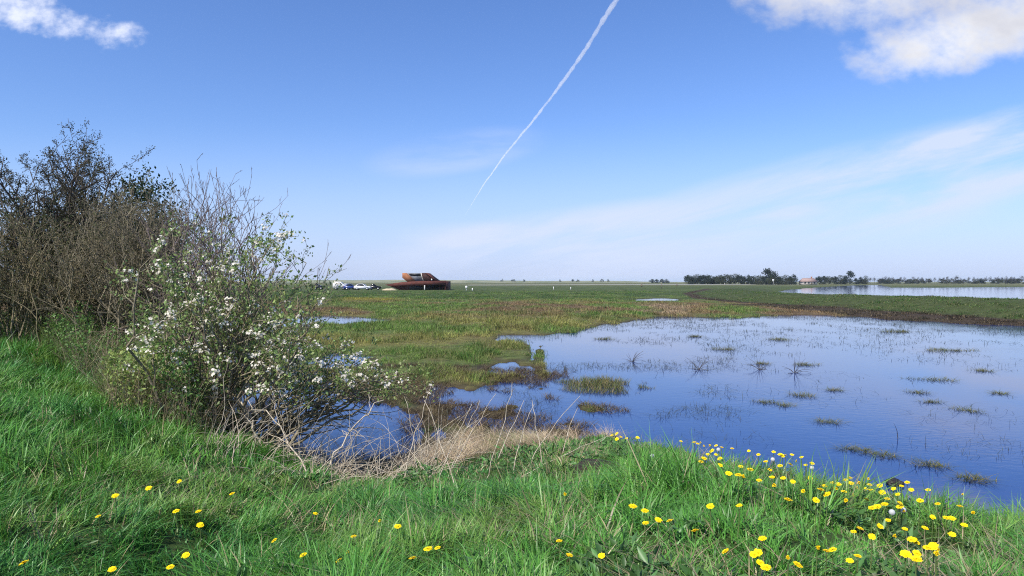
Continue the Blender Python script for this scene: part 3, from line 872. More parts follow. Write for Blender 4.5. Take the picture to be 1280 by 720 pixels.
# broad bare thicket
def bare(px0, px1, Y, tops, n, name, label, bark, r=0.014, leaf=None, dens={3: 3.8, 2: 9, 1: 14}, lv=3, spread=0.4, ratio=0.33, up=0.04, angle=0.65, curl=0.16, keep=0.3, lsize=0.03):
    b = foot((px0 + px1) / 2, Y)
    st = []
    for i in range(n):
        t = (i + random.random()) / n
        px = px0 + (px1 - px0) * t
        ft = foot(px, Y + random.gauss(0, spread))
        tx = px + random.gauss(0, 28)
        ty = np.interp(tx, [a for a, _ in tops], [c for _, c in tops])
        ty = ty + abs(random.gauss(0, 1)) ** 1.3 * 34
        st.append((ft, atY(tx, ty, ft[1] + random.gauss(-0.1, 0.35))))
    o, W = shrub(name, label, 'shrub', b, st, r, lv, dens, ratio, angle, curl, up, 0.0027, bark, 1, 0.12, 0.16, 3, GS)
    if leaf: leaf_part('foliage', W, 1, lsize, leaf, M['leaf'], o, 0.03, keep=keep)
    return o
bare(-90, 95, 9.4, [(-120, 270), (0, 268), (60, 275), (110, 285), (160, 300)], 92, 'bare_shrub', 'broad grey brown twiggy shrub under the dark thorn tree', M['bark_olive'], leaf=(0.085, 0.095, 0.035), keep=0.5, lsize=0.022)
bare(95, 250, 9.2, [(60, 275), (120, 262), (160, 250), (200, 262), (235, 285), (270, 315)], 90, 'bare_shrub', 'tangled brown twiggy shrub in front of the dark evergreen bush', M['bark_grey'], leaf=(0.10, 0.10, 0.04), keep=0.3, lsize=0.022)
bare(228, 312, 8.0, [(215, 260), (235, 250), (265, 242), (290, 246), (320, 268), (345, 292), (375, 325)], 44, 'bare_shrub', 'upright purplish bare shrub behind the white blossom', M['bark_purple'], r=0.012, dens={3: 2.6, 2: 5.5, 1: 7}, ratio=0.30, up=0.09, angle=0.5, curl=0.12, spread=0.25)

# the blossoming bush
random.seed(33)
b2 = foot(285, 6.9)
T = [(182, 330), (200, 310), (225, 340), (178, 380), (188, 395), (372, 372), (345, 360), (330, 440), (360, 450), (250, 320), (280, 330), (300, 300), (330, 290), (352, 292), (365, 318), (378, 350), (340, 335), (310, 350), (270, 380), (230, 400),
     (355, 385), (385, 400), (330, 410), (290, 430), (200, 430), (240, 450), (375, 425), (180, 350), (215, 290), (345, 310), (320, 320), (265, 300), (190, 370), (300, 390), (255, 420), (350, 440),
     (205, 350), (240, 365), (180, 360), (225, 420), (320, 375), (285, 355), (365, 400), (310, 440)]
st = [(b2 + np.array([random.gauss(0, .22), random.gauss(0, .18), 0]), atY(x, y, 6.9 + random.gauss(0, 0.45))) for x, y in T]
LOW = [(520, 490), (515, 476), (498, 466), (480, 480), (512, 488), (505, 480), (495, 476), (486, 470), (470, 474), (462, 460), (446, 456), (425, 450), (408, 440), (395, 445), (476, 492), (445, 484), (410, 470), (520, 482), (500, 470), (478, 462), (450, 445), (470, 486), (430, 440), (440, 470), (415, 455), (400, 430), (490, 490), (455, 470), (420, 485), (380, 470)]
st += [(b2 + np.array([random.gauss(0.25, .2), random.gauss(0, .18), 0]), atY(x, y, 7.3 + random.gauss(0, 0.3))) for x, y in LOW]
o, W = shrub('blossom_bush', 'white blossoming bush with fresh green leaves leaning over the small pond', 'bush', b2, st, 0.017, 3, {3: 3.6, 2: 6.5, 1: 7}, 0.28, 0.75, 0.2, 0.05, 0.0022, M['bark_grey'], 1, 0.14, 0.16, 4, GS)
kk = [i for i, p in enumerate(W.tip) if p[2] + b2[2] > (1.02 if p[0] + b2[0] > -2.6 else 0.85) + random.gauss(0, 0.06)]
W.tip = [W.tip[i] for i in kk]; W.tdir = [W.tdir[i] for i in kk]
leaf_part('foliage', W, 2, 0.038, (0.20, 0.27, 0.085), M['leaf'], o, 0.034, keep=0.66, aspect=0.6)
def blossoms(W, root, n):
    P = np.array(W.tip); wz = P
    cl = fbm(P[:, 0] * 2.3 + 9, P[:, 2] * 2.3, 131, 3)
    pr = sst(0.42, 0.66, cl); pr = pr / pr.sum()
    idx = RNG.choice(len(P), n, p=pr)
    Vs, Fs, Cs = [], [], []; base = 0
    for i in idx:
        m = RNG.integers(3, 11); rad = RNG.uniform(0.012, 0.032)
        c = P[i] + RNG.normal(0, 0.025, 3)
        for k in range(m):
            ce = c + RNG.normal(0, 1, 3) * rad * np.array([1, 1, 0.7])
            nn = nrm(ce - c + np.array([RNG.normal(0, .015), -0.02 + RNG.normal(0, .015), 0.03])); u = nrm(np.cross(nn, [0.3, 0.5, 0.8])); v = np.cross(nn, u)
            s = RNG.uniform(0.012, 0.018); a0 = RNG.random() * 6
            V = [ce]
            for q in range(10):
                a = a0 + q * math.pi / 5
                rr = s if q % 2 == 0 else s * 0.62
                V.append(ce + (u * math.cos(a) + v * math.sin(a)) * rr + nn * s * 0.3)
            Vs.append(np.array(V)); Fs.append(np.array([(0, 1 + q, 1 + (q + 1) % 10) for q in range(10)]) + base); base += 11
            Cs.append(np.repeat(np.array([[0.86, 0.81, 0.70]]) * RNG.uniform(0.85, 1.0), 11, 0))
    add('blossoms', make_mesh('blossoms', np.concatenate(Vs), [np.concatenate(Fs)], np.concatenate(Cs)), M['petal_white'], root)
blossoms(W, o, 560)

# undergrowth at the foot of the thicket
def undergrowth():
    n = 56000
    px = RNG.uniform(-60, 300, n); Y = RNG.uniform(6.2, 10.3, n)
    X = (px - 640) / F * Y
    d, up, f = bank(X, Y)
    n1 = fbm(X * 1.5, Y * 1.5, 141, 3)
    k = (d > -1.1) & (d < 1.3) & (n1 > 0.36) & (X < -2.6)
    X, Y, n1, d = X[k], Y[k], n1[k], d[k]; n = len(X)
    hh = RNG.random(n) ** 0.8 * (0.18 + 0.75 * sst(0.4, 0.7, n1)) * (0.35 + 0.65 * sst(-1.6, -0.2, d))
    P = np.stack([X, Y, ground_z(X, Y) + hh], 1)
    D = RNG.normal(0, 1, (n, 3)) + np.array([0, -0.3, 0.2])
    c1 = jitter((0.24, 0.31, 0.085), n, 0.35, 0.12); c2 = jitter((0.12, 0.23, 0.055), n, 0.35, 0.12)
    m = sst(0.45, 0.6, fbm(X * 1.1, Y * 1.1, 142, 2))[:, None]
    V, Ft, C = leaves(P, D, RNG.uniform(0.025, 0.055, n), c1 * m + c2 * (1 - m), 0.55)
    # stalks
    j = RNG.choice(n, 9000)
    Pb = np.stack([X[j], Y[j], ground_z(X[j], Y[j])], 1)
    cs = jitter((0.13, 0.17, 0.06), 9000, 0.4); dd = RNG.random(9000) < 0.75 * sst(-6.2, -4.2, X[j]); cs[dd] = jitter((0.36, 0.29, 0.19), int(dd.sum()), 0.3)
    V2, F2, C2 = blades(Pb, RNG.uniform(0.2, 0.75, 9000), RNG.uniform(0.003, 0.006, 9000), RNG.uniform(0, 6.28, 9000), RNG.uniform(0, 0.5, 9000), RNG.uniform(0, 0.7, 9000), cs, 3)
    o = add('undergrowth', make_mesh('undergrowth', np.concatenate([V, V2]), [np.concatenate([Ft, F2 + len(V)])], np.concatenate([C, C2])), M['leaf'])
    tag(o, 'pale green weeds and dry stalks at the foot of the thicket', 'undergrowth', kind='stuff')
undergrowth()

# dead stems around the small pond
def dead_stems():
    P0, P1, r0, r1 = [], [], [], []
    for i in range(540):
        px = random.uniform(255, 550); Y = random.uniform(5.6, 7.7)
        x = (px - 640) / F * Y
        p = np.array([x, Y, gz(x, Y) + random.uniform(0, 0.04)])
        a = random.gauss(0.3, 1.5); tilt = random.uniform(0.5, 1.45) if random.random() < 0.8 else random.uniform(0.1, 0.5)
        d = np.array([math.cos(a) * math.sin(tilt), math.sin(a) * math.sin(tilt), math.cos(tilt)])
        L = random.uniform(0.25, 0.95); r = random.uniform(0.0018, 0.0042)
        for k in range(7):
            q = p + d * L / 7
            P0.append(p); P1.append(q); r0.append(r * (1 - k / 9)); r1.append(r * (1 - (k + 1) / 9))
            d = nrm(d + np.array([random.gauss(0, .13), random.gauss(0, .13), -0.12 + random.gauss(0, .08)])); p = q
            g = 0.02
            if p[2] < g: p[2] = g
    V, Fq = tubes(P0, P1, np.array(r0), np.array(r1), 4)
    tag(add('dead_stems', make_mesh('dead_stems', V, [Fq]), M['dead_wood']), 'tangle of pale dead stems round the small pond', 'dead stems', kind='stuff')
    big = [((262, 520), (300, 492), 6.5, 0.020, 'crooked pale bough lying at the foot of the blossom bush'),
           ((300, 505), (470, 535), 6.6, 0.010, 'long pale dead branch arching over the small pond'),
           ((335, 530), (255, 480), 6.4, 0.012, 'dead grey branch leaning left against the blossom bush'),
           ((395, 585), (310, 500), 5.9, 0.008, 'bleached dead branch rising from the pond rim to the bush'),
           ((400, 590), (480, 500), 5.8, 0.009, 'thin bleached dead branch slanting right over the small pond')]
    for (a, b, Y, r, lab) in big:
        p = foot(a[0], Y); q = atY(b[0], b[1], Y + 0.5)
        W = Wood(); pts = stem_path(np.zeros(3), q - p, 0.18, 0.14, 10)
        branchy(W, pts, r, r * 0.4, 2, {2: 3.5, 1: 5}, 0.4, 0.6, 0.2, -0.02, 0.002, -1, 0.3)
        tag(add('dead_branch', W.mesh('dead_branch', 6), M['dead_wood'], None, p), lab, 'branch', 'dead branches by the small pond')
    # tall dry stalks on the crest
    stalks = [((545, 612), (590, 505)), ((560, 600), (620, 492)), ((600, 590), (640, 478)), ((620, 600), (655, 500)), ((570, 615), (530, 500)), ((640, 590), (668, 505)), ((655, 600), (725, 495)),
              ((500, 600), (540, 480)), ((480, 610), (575, 520)), ((590, 605), (700, 560)), ((610, 610), (720, 580)), ((680, 560), (665, 500)), ((700, 560), (722, 510)), ((560, 590), (600, 500)), ((520, 590), (505, 495)), ((630, 605), (760, 545))]
    for a, b in stalks:
        Y = random.uniform(5.3, 6.0)
        p = foot(a[0], Y); q = atY(b[0], b[1], Y + random.uniform(0.1, 0.5))
        W = Wood(); W.path(stem_path(np.zeros(3), q - p, 0.06, 0.05, 8), 0.0042, 0.0018)
        tag(add('dry_stalk', W.mesh('dry_stalk', 5), M['dead_wood'], None, p), 'tall thin bleached dry stalk leaning over the crest by the straw', 'stalk', 'dry stalks on the bank crest')
dead_stems()

# ------------------------------------------------------------------ dandelions
def dandelion_meshes():
    V, Fs = [], []
    for (cnt, rin, rout, z0, z1, w) in ((26, 0.004, 0.0235, 0.000, 0.004, 0.0055), (24, 0.003, 0.019, 0.003, 0.009, 0.0048), (18, 0.002, 0.0135, 0.006, 0.0125, 0.0042), (12, 0.001, 0.008, 0.009, 0.014, 0.0036)):
        for i in range(cnt):
            a = 2 * math.pi * (i + random.uniform(-.2, .2)) / cnt
            c, s = math.cos(a), math.sin(a); rr = rout * random.uniform(0.82, 1.08)
            b = len(V)
            for (r, z, ww) in ((rin, z0, w * 0.5), ((rin + rr) / 2, (z0 + z1) / 2 + 0.0015, w), (rr, z1 + random.uniform(-.003, .003), w * 0.8)):
                V.append((c * r - s * ww / 2, s * r + c * ww / 2, z)); V.append((c * r + s * ww / 2, s * r - c * ww / 2, z))
            Fs += [(b, b + 1, b + 3, b + 2), (b + 2, b + 3, b + 5, b + 4)]
    head = make_mesh('flower_head', V, [np.array(Fs)])
    m = MB(); m.cyl((0, 0, -0.014), 0.0035, 0.012, n=10, r2=0.008); calyx = m.mesh('calyx', smooth=True)
    return head, calyx
HEAD, CALYX = dandelion_meshes()
def stem_mesh(h):
    pts = [np.array([0.012 * math.sin(2.2 * t), 0.008 * math.sin(3 * t), h * t]) - np.array([0.012 * math.sin(2.2), 0.008 * math.sin(3), 0]) for t in np.linspace(0, 1, 6)]
    W = Wood(); W.path(pts, 0.0021, 0.0018)
    return W.mesh('stem', 6)
STEMS = [stem_mesh(1.0)]
ORD = ['leftmost', 'second from left', 'third from left', 'fourth from left', 'fifth from left', 'sixth from left', 'seventh from left', 'eighth from left', 'ninth from left', 'tenth from left', 'eleventh from left',
       'twelfth from left', 'thirteenth from left', 'fourteenth from left', 'fifteenth from left', 'sixteenth from left', 'seventeenth from left', 'eighteenth from left', 'nineteenth from left', 'twentieth from left', 'twenty first from left']
def dandelions():
    stem_m = STEMS[0]
    proto = None
    for place, i, n, p, hh in d_spots:
        lab = ('yellow dandelion, ' + (ORD[i] if i < n - 1 else 'rightmost') + ' in the ' + place)
        if proto is None:
            proto = tag(empty('dandelion', p), lab, 'dandelion', 'yellow dandelions in the bank grass')
            add('flower_head', HEAD, M['yellow'], proto); add('calyx', CALYX, M['calyx'], proto); add('stem', stem_m, M['stem'], proto)
            r = proto
        else:
            r = dup(proto, p, 0, None, lab)
        r.rotation_euler = (0, 0, 0); shut = random.random() < 0.12
        s = random.uniform(0.52, 0.76) * (0.88 if p[1] < 2.6 else 1.0)
        ch = {c.name.split('.')[0]: c for c in r.children}
        tx, ty = random.gauss(0.24, 0.2), random.gauss(-0.12, 0.24)
        for nm in ('flower_head', 'calyx'):
            ch[nm].location = (0, 0, hh + 0.012 if nm == 'flower_head' else hh + 0.013)
            ch[nm].rotation_mode = 'ZXY'; ch[nm].rotation_euler = (tx, ty, random.uniform(0, 6.28)); ch[nm].scale = (s * 0.55, s * 0.55, s * 1.4) if shut else (s, s, s * 0.6)
        ch['stem'].scale = (1, 1, hh)
dandelions()

def clocks():
    V, Fs = [], []
    for i in range(260):
        z = 1 - 2 * (i + .5) / 260; a = i * 2.39996; r = math.sqrt(1 - z * z)
        n = np.array([r * math.cos(a), r * math.sin(a), z]); u = nrm(np.cross(n, [0.2, 0.9, 0.4])); v = np.cross(n, u)
        c = n * 0.0135; b = len(V); s = 0.0026
        V += [tuple(n * 0.004), tuple(c + u * s), tuple(c - u * s * .5 + v * s * .87), tuple(c - u * s * .5 - v * s * .87)]
        Fs += [(b + 1, b + 2, b + 3)]
    me = make_mesh('seed_ball', V, [np.array(Fs)], np.full((len(V), 3), 0.72))
    labs = ['on the crest left of the dandelion cluster', 'leftmost on the pond crest of the right bank', 'on the crest between yellow dandelions mid right', 'just left of the drift by the dark stone',
            'below the drift by the dark stone', 'on the far right crest, paler twin on the left', 'on the far right crest beside three dandelions', 'below the straw near the molehill', 'among the dandelions of the bottom right slope']
    root0 = None
    for (p, hh), l in zip(c_spots, labs):
        lab = 'white dandelion clock ' + l
        if root0 is None:
            root0 = tag(empty('dandelion_clock', p), lab, 'dandelion clock', 'white seed heads among the dandelions')
            a = add('seed_ball', me, M['petal_white'], root0, (0, 0, hh)); s = add('stem', STEMS[0], M['stem'], root0); s.scale = (1, 1, hh)
        else:
            dup(root0, p, random.uniform(0, 6), None, lab)
clocks()

# molehill, stone
def lump(rad, zs, seed, n=4):
    import bmesh
    bm = bmesh.new(); bmesh.ops.create_icosphere(bm, subdivisions=n, radius=1)
    V = np.array([v.co[:] for v in bm.verts])
    f = 1 + (fbm(V[:, 0] * 2 + 5 + V[:, 2], V[:, 1] * 2 + 9, seed, 4) - 0.5) * 0.8 + (fbm(V[:, 0] * 9 + V[:, 2] * 7, V[:, 1] * 9, seed + 1, 2) - 0.5) * 0.25
    for v, k, c in zip(bm.verts, f, V): v.co = (c[0] * k * rad[0], c[1] * k * rad[1], c[2] * k * rad[2])
    me = bpy.data.meshes.new('lump'); bm.to_mesh(me); bm.free()
    me.polygons.foreach_set('use_smooth', np.ones(len(me.polygons), bool))
    return me
p = on_ground(745, 585, 0.03)
tag(add('molehill', lump((0.16, 0.15, 0.06), 1, 151), M['soil'], None, (p[0], p[1], p[2] + 0.012)), 'small dark heap of bare soil in the green bank grass', 'molehill')
x, y, _ = at(1103, 598)
tag(add('wet_stone', lump((0.09, 0.08, 0.05), 1, 155), M['stone'], None, (x, y - 0.25, 0.015)), 'dark wet stone in the water by the dandelion crest', 'stone')

# ------------------------------------------------------------------ far things
def building():
    Y = 165.0; k = Y / F
    x0 = (520 - 640) * k
    root = tag(empty('visitor_centre', (x0, Y, 0.07)), 'rust red angular building with a tilted roof block and long terrace', 'building')
    G = lambda pts: [((px - 520) * k, (363 - py) * k) for px, py in pts]
    def part(name, pts, y0, y1, mat, par=root):
        m = MB(); m.prism(G(pts), y0, y1); return add(name, m.mesh(name), mat, par)
    part('terrace_wall', [(481.5, 355.8), (501, 352.8), (524.7, 351.2), (558, 350.9), (558, 356.2), (545, 356.2), (530, 356.8), (512, 358.2), (512, 363), (501, 363), (489.5, 358.4)], -0.4, 0.0, M['corten'])
    part('terrace_deck', [(507, 353.4), (556, 352.2), (556, 354), (507, 355)], 0.0, 12.0, M['corten_shaded'])
    part('undercroft', [(506, 356), (555, 355), (555, 364), (506, 364)], 4.0, 11.0, M['dark'])  # recessed block in near-black: the shade of the void is its colour
    part('terrace_end', [(556.4, 351.4), (557.7, 351.4), (557.7, 363.5), (556.4, 363.5)], 0.02, 12.0, M['corten'])
    for px, ww, mm in ((531.3, 1.3, M['concrete']), (549.5, 0.7, M['corten']), (552.5, 0.7, M['corten']), (555.3, 1.1, M['corten'])):
        part('post', [(px - ww / 2, 356.5), (px + ww / 2, 356.5), (px + ww / 2, 364), (px - ww / 2, 364)], -0.9 if mm is M['concrete'] else 0.4, -0.5 if mm is M['concrete'] else 0.9, mm)
    part('side_wing', [(501.2, 341), (506.5, 341.2), (519, 352.5), (508, 352.8), (501.2, 347.2)], 2.0, 8.0, M['corten_lit'])
    pn = part('roof_panel', [(506.8, 341.3), (524.2, 341.3), (527.5, 352), (515.0, 352)], 2.5, 8.0, M['panel'])
    part('dark_panel', [(508.5, 341.9), (523.6, 341.9), (524.4, 344.6), (511.5, 344.6)], 2.42, 2.52, M['dark'], pn)
    part('light_band', [(524.2, 341.1), (525.8, 341.1), (528.6, 352), (527.4, 352)], 2.3, 8.0, M['concrete'])
    rw = part('tilted_wing', [(525.9, 341), (531, 341), (545, 352), (532.8, 352), (526.8, 347.2)], 1.6, 8.0, M['corten_shaded'])
    part('window', [(538, 348.4), (539.4, 348.4), (539.4, 350.4), (538, 350.4)], 1.54, 1.62, M['white_paint'], rw)
    part('outer_fin', [(531.2, 341), (532.6, 341), (546.5, 351.4), (545.2, 352)], 1.2, 8.2, M['corten'])
building()

def car(kind, paint, px, label, rz=0.0, Y=168.0, L=4.3):
    k = Y / F
    x = (px - 640) * k
    root = tag(empty(kind, (x, Y, gz(x, Y)), rz), label, 'van' if 'van' in kind else 'car', 'vehicles parked left of the rust red building')
    van = 'van' in kind
    h = L / 2
    if van:
        pro = [(-h, .35), (-h, 1.75), (-h + .12, 2.0), (h - 1.55, 2.0), (h - .9, 1.35), (h - .1, 1.05), (h, .8), (h, .35)]
        win = [(h - 2.35, 1.3), (h - 2.35, 1.8), (h - 1.62, 1.8), (h - 1.05, 1.3)]
    else:
        pro = [(-h, .42), (-h, .85), (-h + .1, .98), (-h + .45, 1.05), (-h + .85, 1.45), (-h + 1.3, 1.52), (h - 1.85, 1.5), (h - 1.1, .98), (h - .25, .85), (h, .68), (h, .42), (h - .1, .3), (-h + .1, .3)]
        win = [(-h + .62, 1.02), (-h + .95, 1.40), (-h + 1.35, 1.46), (h - 1.9, 1.44), (h - 1.35, 1.0)]
    m = MB(); m.prism(pro, -.85, .85); add('body', m.mesh('body', 0.05, False), paint, root)
    m = MB(); m.prism(win, -.862, -.84); m.prism(win, .84, .862); add('side_glass', m.mesh('side_glass'), M['glass'], root)
    if van: ws = [(h - 1.52, 1.98), (h - .93, 1.40), (h - .90, 1.42), (h - 1.49, 2.0)]
    else: ws = [(h - 1.80, 1.48), (h - 1.13, 1.01), (h - 1.10, 1.03), (h - 1.77, 1.50)]
    m = MB(); m.prism(ws, -.72, .72); add('windscreen', m.mesh('windscreen'), M['glass'], root)
    for sx in (-h + .8, h - .8):
        for sy in (-.87, .67):
            m = MB(); m.cyl((sx, sy, .31), .31, .2, 'y', 18); w = add('wheel', m.mesh('wheel', 0.02), M['tyre'], root)
            m = MB(); m.cyl((sx, sy - .012 if sy < 0 else sy + .2, .31), .2, .012, 'y', 14); add('rim', m.mesh('rim'), M['rim'], w)
    for sy in (-.6, .6):
        m = MB(); m.box((h - .02, sy, .72), (.1, .32, .14)); add('headlight', m.mesh('headlight', 0.02), M['lens'], root)
        m = MB(); m.box((-h + .0, sy, .85), (.06, .2, .2)); add('tail_light', m.mesh('tail_light', 0.01), M['red_lens'], root)
    return root
car('delivery_van', M['white_paint'], 425.5, 'white van, leftmost of the vehicles beside the rust red building', 0.05, 172, 3.5)
car('parked_car', M['silver_paint'], 435, 'pale grey car half hidden between white van and blue car', -0.5, 176, 3.8)
car('parked_car', M['blue_paint'], 438.5, 'blue car parked between the van and the silver car', 0.3, 168, 3.6)
car('parked_car', M['silver_paint'], 453.5, 'silver white car parked right of the blue car', 0.0, 166, 4.0)
car('parked_car', M['black_paint'], 468.5, 'black car nearest the rust red building', 0.2, 168, 3.2)
car('parked_car', M['black_paint'], 398.5, 'dark car at the right edge of the blossom bush', 0.1, 174, 3.0)

# sand heap
me = lump((2.0, 1.2, 0.85), 1, 161, 3); x, y, z = at(495, 363, 0.1)
tag(add('sand_heap', me, M['sand'], None, (x - 0.8, 160, -0.25)), 'pale sand heap at the left end of the rust red building', 'sand heap')

# small posts and signs on the far meadow
def post(px, py0, py1, Y, name, label, mat, w=0.35, board=None):
    k = Y / F; x = (px - 640) * k
    g = gz(x, Y); hh = max(0.6, (py1 - py0) * k)
    root = tag(empty(name, (x, Y, g)), label, 'sign' if board else 'post', None if board else 'posts on the far meadow')
    m = MB(); m.box((0, 0, hh / 2 - .05), (w * 0.5, w * 0.5, hh + .1)); add('pole', m.mesh('pole', 0.02), mat, root)
    if board:
        m = MB(); m.box((0, -w * 0.4, hh - board[1] / 2), (board[0], 0.06, board[1])); add('board', m.mesh('board', 0.01), M['white_paint'], root)
    return root
post(583, 355.8, 362, 150, 'info_sign', 'small white sign board right of the rust red building', M['white_paint'], 0.3, (0.4, 0.6))
post(590.5, 361, 363, 150, 'marker_post', 'short white marker post beside the small white sign', M['white_paint'], 0.4)
post(692, 357, 361, 170, 'marker_post', 'white marker post at the far meadow edge, left one of two', M['white_paint'], 0.25)
post(713.5, 358, 361.5, 170, 'marker_post', 'white marker post at the far meadow edge, right one of two', M['white_paint'], 0.25)
post(802, 355, 359, 260, 'meadow_post', 'dark wooden post left of the far pool', M['wood'], 0.9)
post(827, 354.5, 362, 200, 'meadow_post', 'tall dark wooden post standing behind the far pool', M['wood'], 0.3)
post(846, 354.5, 357.5, 300, 'meadow_post', 'dark wooden post below the left end of the tree belt', M['wood'], 0.9)
post(906, 354.5, 357, 380, 'meadow_post', 'small pale post below the middle of the tree belt', M['concrete'], 0.5)
post(966.5, 348.8, 355.6, 430, 'road_sign', 'white sign on a pole in front of the tallest tree', M['white_paint'], 0.3, (1.1, 1.1))

# trees
def tree_crown(h, w, n, base, size, seed, bare=0.0, low=0.12):
    rs = np.random.default_rng(seed)
    lob = []
    for i in range(9):
        t = rs.uniform(low + 0.1, 0.84); rw = w * 0.5 * math.sin(math.pi * min(0.92, 0.30 + 0.62 * t)) ** 0.6
        lob.append((rs.uniform(-1, 1) * rw * 0.75, rs.uniform(-1, 1) * rw * 0.75, h * t, rs.uniform(0.16, 0.28) * w))
    lob.append((0, 0, h * 0.82, w * 0.22))
    lob = np.array(lob)
    j = rs.integers(0, len(lob), n)
    d = rs.normal(size=(n, 3)); d /= np.linalg.norm(d, axis=1, keepdims=True)
    P = lob[j, :3] + d * (lob[j, 3] * rs.random(n) ** 0.45)[:, None]
    P[:, 2] = np.clip(P[:, 2], h * low, h)
    tint = 0.7 + 0.6 * rs.random(len(lob))
    c = np.clip(np.array(base)[None] * tint[j][:, None] * rs.uniform(0.7, 1.3, (n, 1)), 0.004, 1)
    V, Ft, C = leaves(P, rs.normal(size=(n, 3)), rs.uniform(0.6, 1.3, n) * size, c, 0.7)
    return make_mesh('crown', V, [Ft], C)
def tree_wood(h, w, seed, twiggy):
    random.seed(seed); W = Wood()
    branchy(W, stem_path(np.zeros(3), np.array([random.gauss(0, .3), random.gauss(0, .3), h * 0.85]), 0, 0.06, 7), h * 0.022, h * 0.006, 3 if twiggy else 2,
            {3: 1.1, 2: 1.2, 1: 1.3} if twiggy else {2: 0.8, 1: 0.5}, 0.42, 0.75, 0.15, 0.06, 0.03, -1, 0.3)
    return W.mesh('trunk', 4)
LV = [(tree_crown(1, 0.9 + 0.15 * (i % 3), 900, ((0.030, 0.046, 0.024), (0.026, 0.038, 0.022), (0.045, 0.052, 0.03))[i % 3], 0.085, 200 + i), i) for i in range(6)]
LV = [(tree_crown(10, 8.5 + 1.5 * (i % 3), 1300, ((0.034, 0.050, 0.034), (0.028, 0.042, 0.032), (0.055, 0.066, 0.042))[i % 3], 0.75, 200 + i, low=0.04), tree_wood(10, 8, 300 + i, False)) for i in range(6)]  # crown colours lifted in place of distance haze
BV = [(tree_crown(10, 8.0, 260, (0.045, 0.042, 0.038), 0.6, 230 + i, low=0.3), tree_wood(10, 8, 330 + i, True)) for i in range(5)]
random.seed(11)
PROT = {}
def tree(px, ptop, Y, var, label, group, wide=1.0, name='broadleaf_tree'):
    k = Y / F; x = (px - 640) * k; g = gz(x, Y) if Y < 600 else 0.1
    hh = H + (HZ - ptop) * k - g
    s = hh / 10.0
    vs = BV if name == 'bare_tree' else LV
    key = (name, var % len(vs))
    if key not in PROT:
        r = tag(empty(name, (x, Y, g)), label, 'tree', group)
        add('crown', vs[key[1]][0], M['far_leaf'], r); add('trunk', vs[key[1]][1], M['bark_dark'], r)
        PROT[key] = r
    else:
        r = dup(PROT[key], (x, Y, g), 0, None, label)
        if group: r['group'] = group
        elif 'group' in r: del r['group']
    r.rotation_euler = (0, 0, random.uniform(0, 6.28)); r.scale = (s * wide, s * wide, s)
    return r
px = 860.0
i = 0
while px < 994:
    top = 344.6 + random.gauss(0, 1.1) - 0.5 * (px > 900)
    tree(px, top, 470 + random.gauss(0, 8), random.randint(0, 5), 'dark tree in the dense belt left of the pale roofed farmhouse', 'trees of the dense far belt', random.uniform(0.95, 1.45))
    px += random.uniform(3.4, 5.0); i += 1
tree(960, 336, 462, 1, 'tallest round dark tree rising above the dense belt', None, 1.15)
for px, tp in ((1024, 345), (1030, 344.5), (1036, 345.5)):
    tree(px, tp, 480, random.randint(0, 5), 'dark tree right behind the pale roofed farmhouse', 'trees by the farmhouse', 1.2)
for px, tp, w in ((1044, 345, 1.2), (1051, 344, 1.2), (1056, 344.5, 1.0)):
    tree(px, tp, 500, 2 + random.randint(0, 1), 'lighter green tree beside the pointed dark tree', 'trees right of the farmhouse', w)
tree(1062, 338.8, 490, 1, 'pointed dark tree, second tallest, right of the farmhouse', None, 0.95)
for px in (1070, 1076, 1082):
    tree(px, 346 + random.gauss(0, 0.6), 520, random.randint(0, 5), 'low dark tree just right of the pointed tree', 'trees right of the pointed tree', 1.2)
px = 1088.0
while px < 1310:
    tree(px, 346.2 + random.gauss(0, 1.1), 640 + random.gauss(0, 30), random.randint(0, 4), 'bare grey tree in the thin far row on the right', 'bare trees of the far right row', random.uniform(0.7, 1.1), 'bare_tree')
    if random.random() < 0.75:
        tree(px + random.uniform(1, 4), 348.6 + random.gauss(0, 0.4), 660 + random.gauss(0, 20), random.randint(0, 5), 'low dark tree under the thin far row of bare trees', 'low trees of the far right row', 1.9)
    px += random.uniform(3.6, 6.2)
for px in (815, 821, 828, 833):
    tree(px, 348.4 + random.random() * 0.5, 900, random.randint(0, 5), 'tiny distant tree in the clump left of the dense belt', 'trees of the tiny distant clump', 1.6)
for px in (628, 640, 643, 655, 700, 716, 722, 741, 752, 760):
    tree(px, 348.4 + random.random() * 1.0, 1500, random.randint(0, 5), 'tiny dark tree on the low dunes of the horizon', 'trees on the horizon dunes', 0.9)

def farmhouse():
    Y = 455.0; k = Y / F; x = (1010 - 640) * k
    root = tag(empty('farmhouse', (x, Y, gz(x, Y))), 'far farmhouse with a pale reddish roof between dark trees', 'house')
    m = MB(); m.box((0, 0, 0.9), (9.5, 6, 2.2)); add('wall', m.mesh('wall'), M['render'], root)
    m = MB()
    m.add([(-5.2, -3.4, 1.9), (5.2, -3.4, 1.9), (5.2, 3.4, 1.9), (-5.2, 3.4, 1.9), (-3.6, 0, 4.4), (3.9, 0, 4.4)], [(0, 1, 5, 4), (2, 3, 4, 5), (0, 4, 3), (1, 2, 5), (0, 3, 2, 1)])
    rf = add('roof', m.mesh('roof'), M['roof'], root)
    m = MB(); m.box((2.4, 0.2, 4.7), (.7, .7, 1.3)); add('chimney', m.mesh('chimney'), M['corten_lit'], rf)
    for wx in (-3.2, -0.8, 3.0):
        m = MB(); m.box((wx, -3.01, 1.35), (1.1, .06, 1.2)); add('window', m.mesh('window'), M['glass'], root)
    m = MB(); m.box((1.1, -3.01, 1.0), (1, .06, 2.1)); add('door', m.mesh('door'), M['wood'], root)
farmhouse()

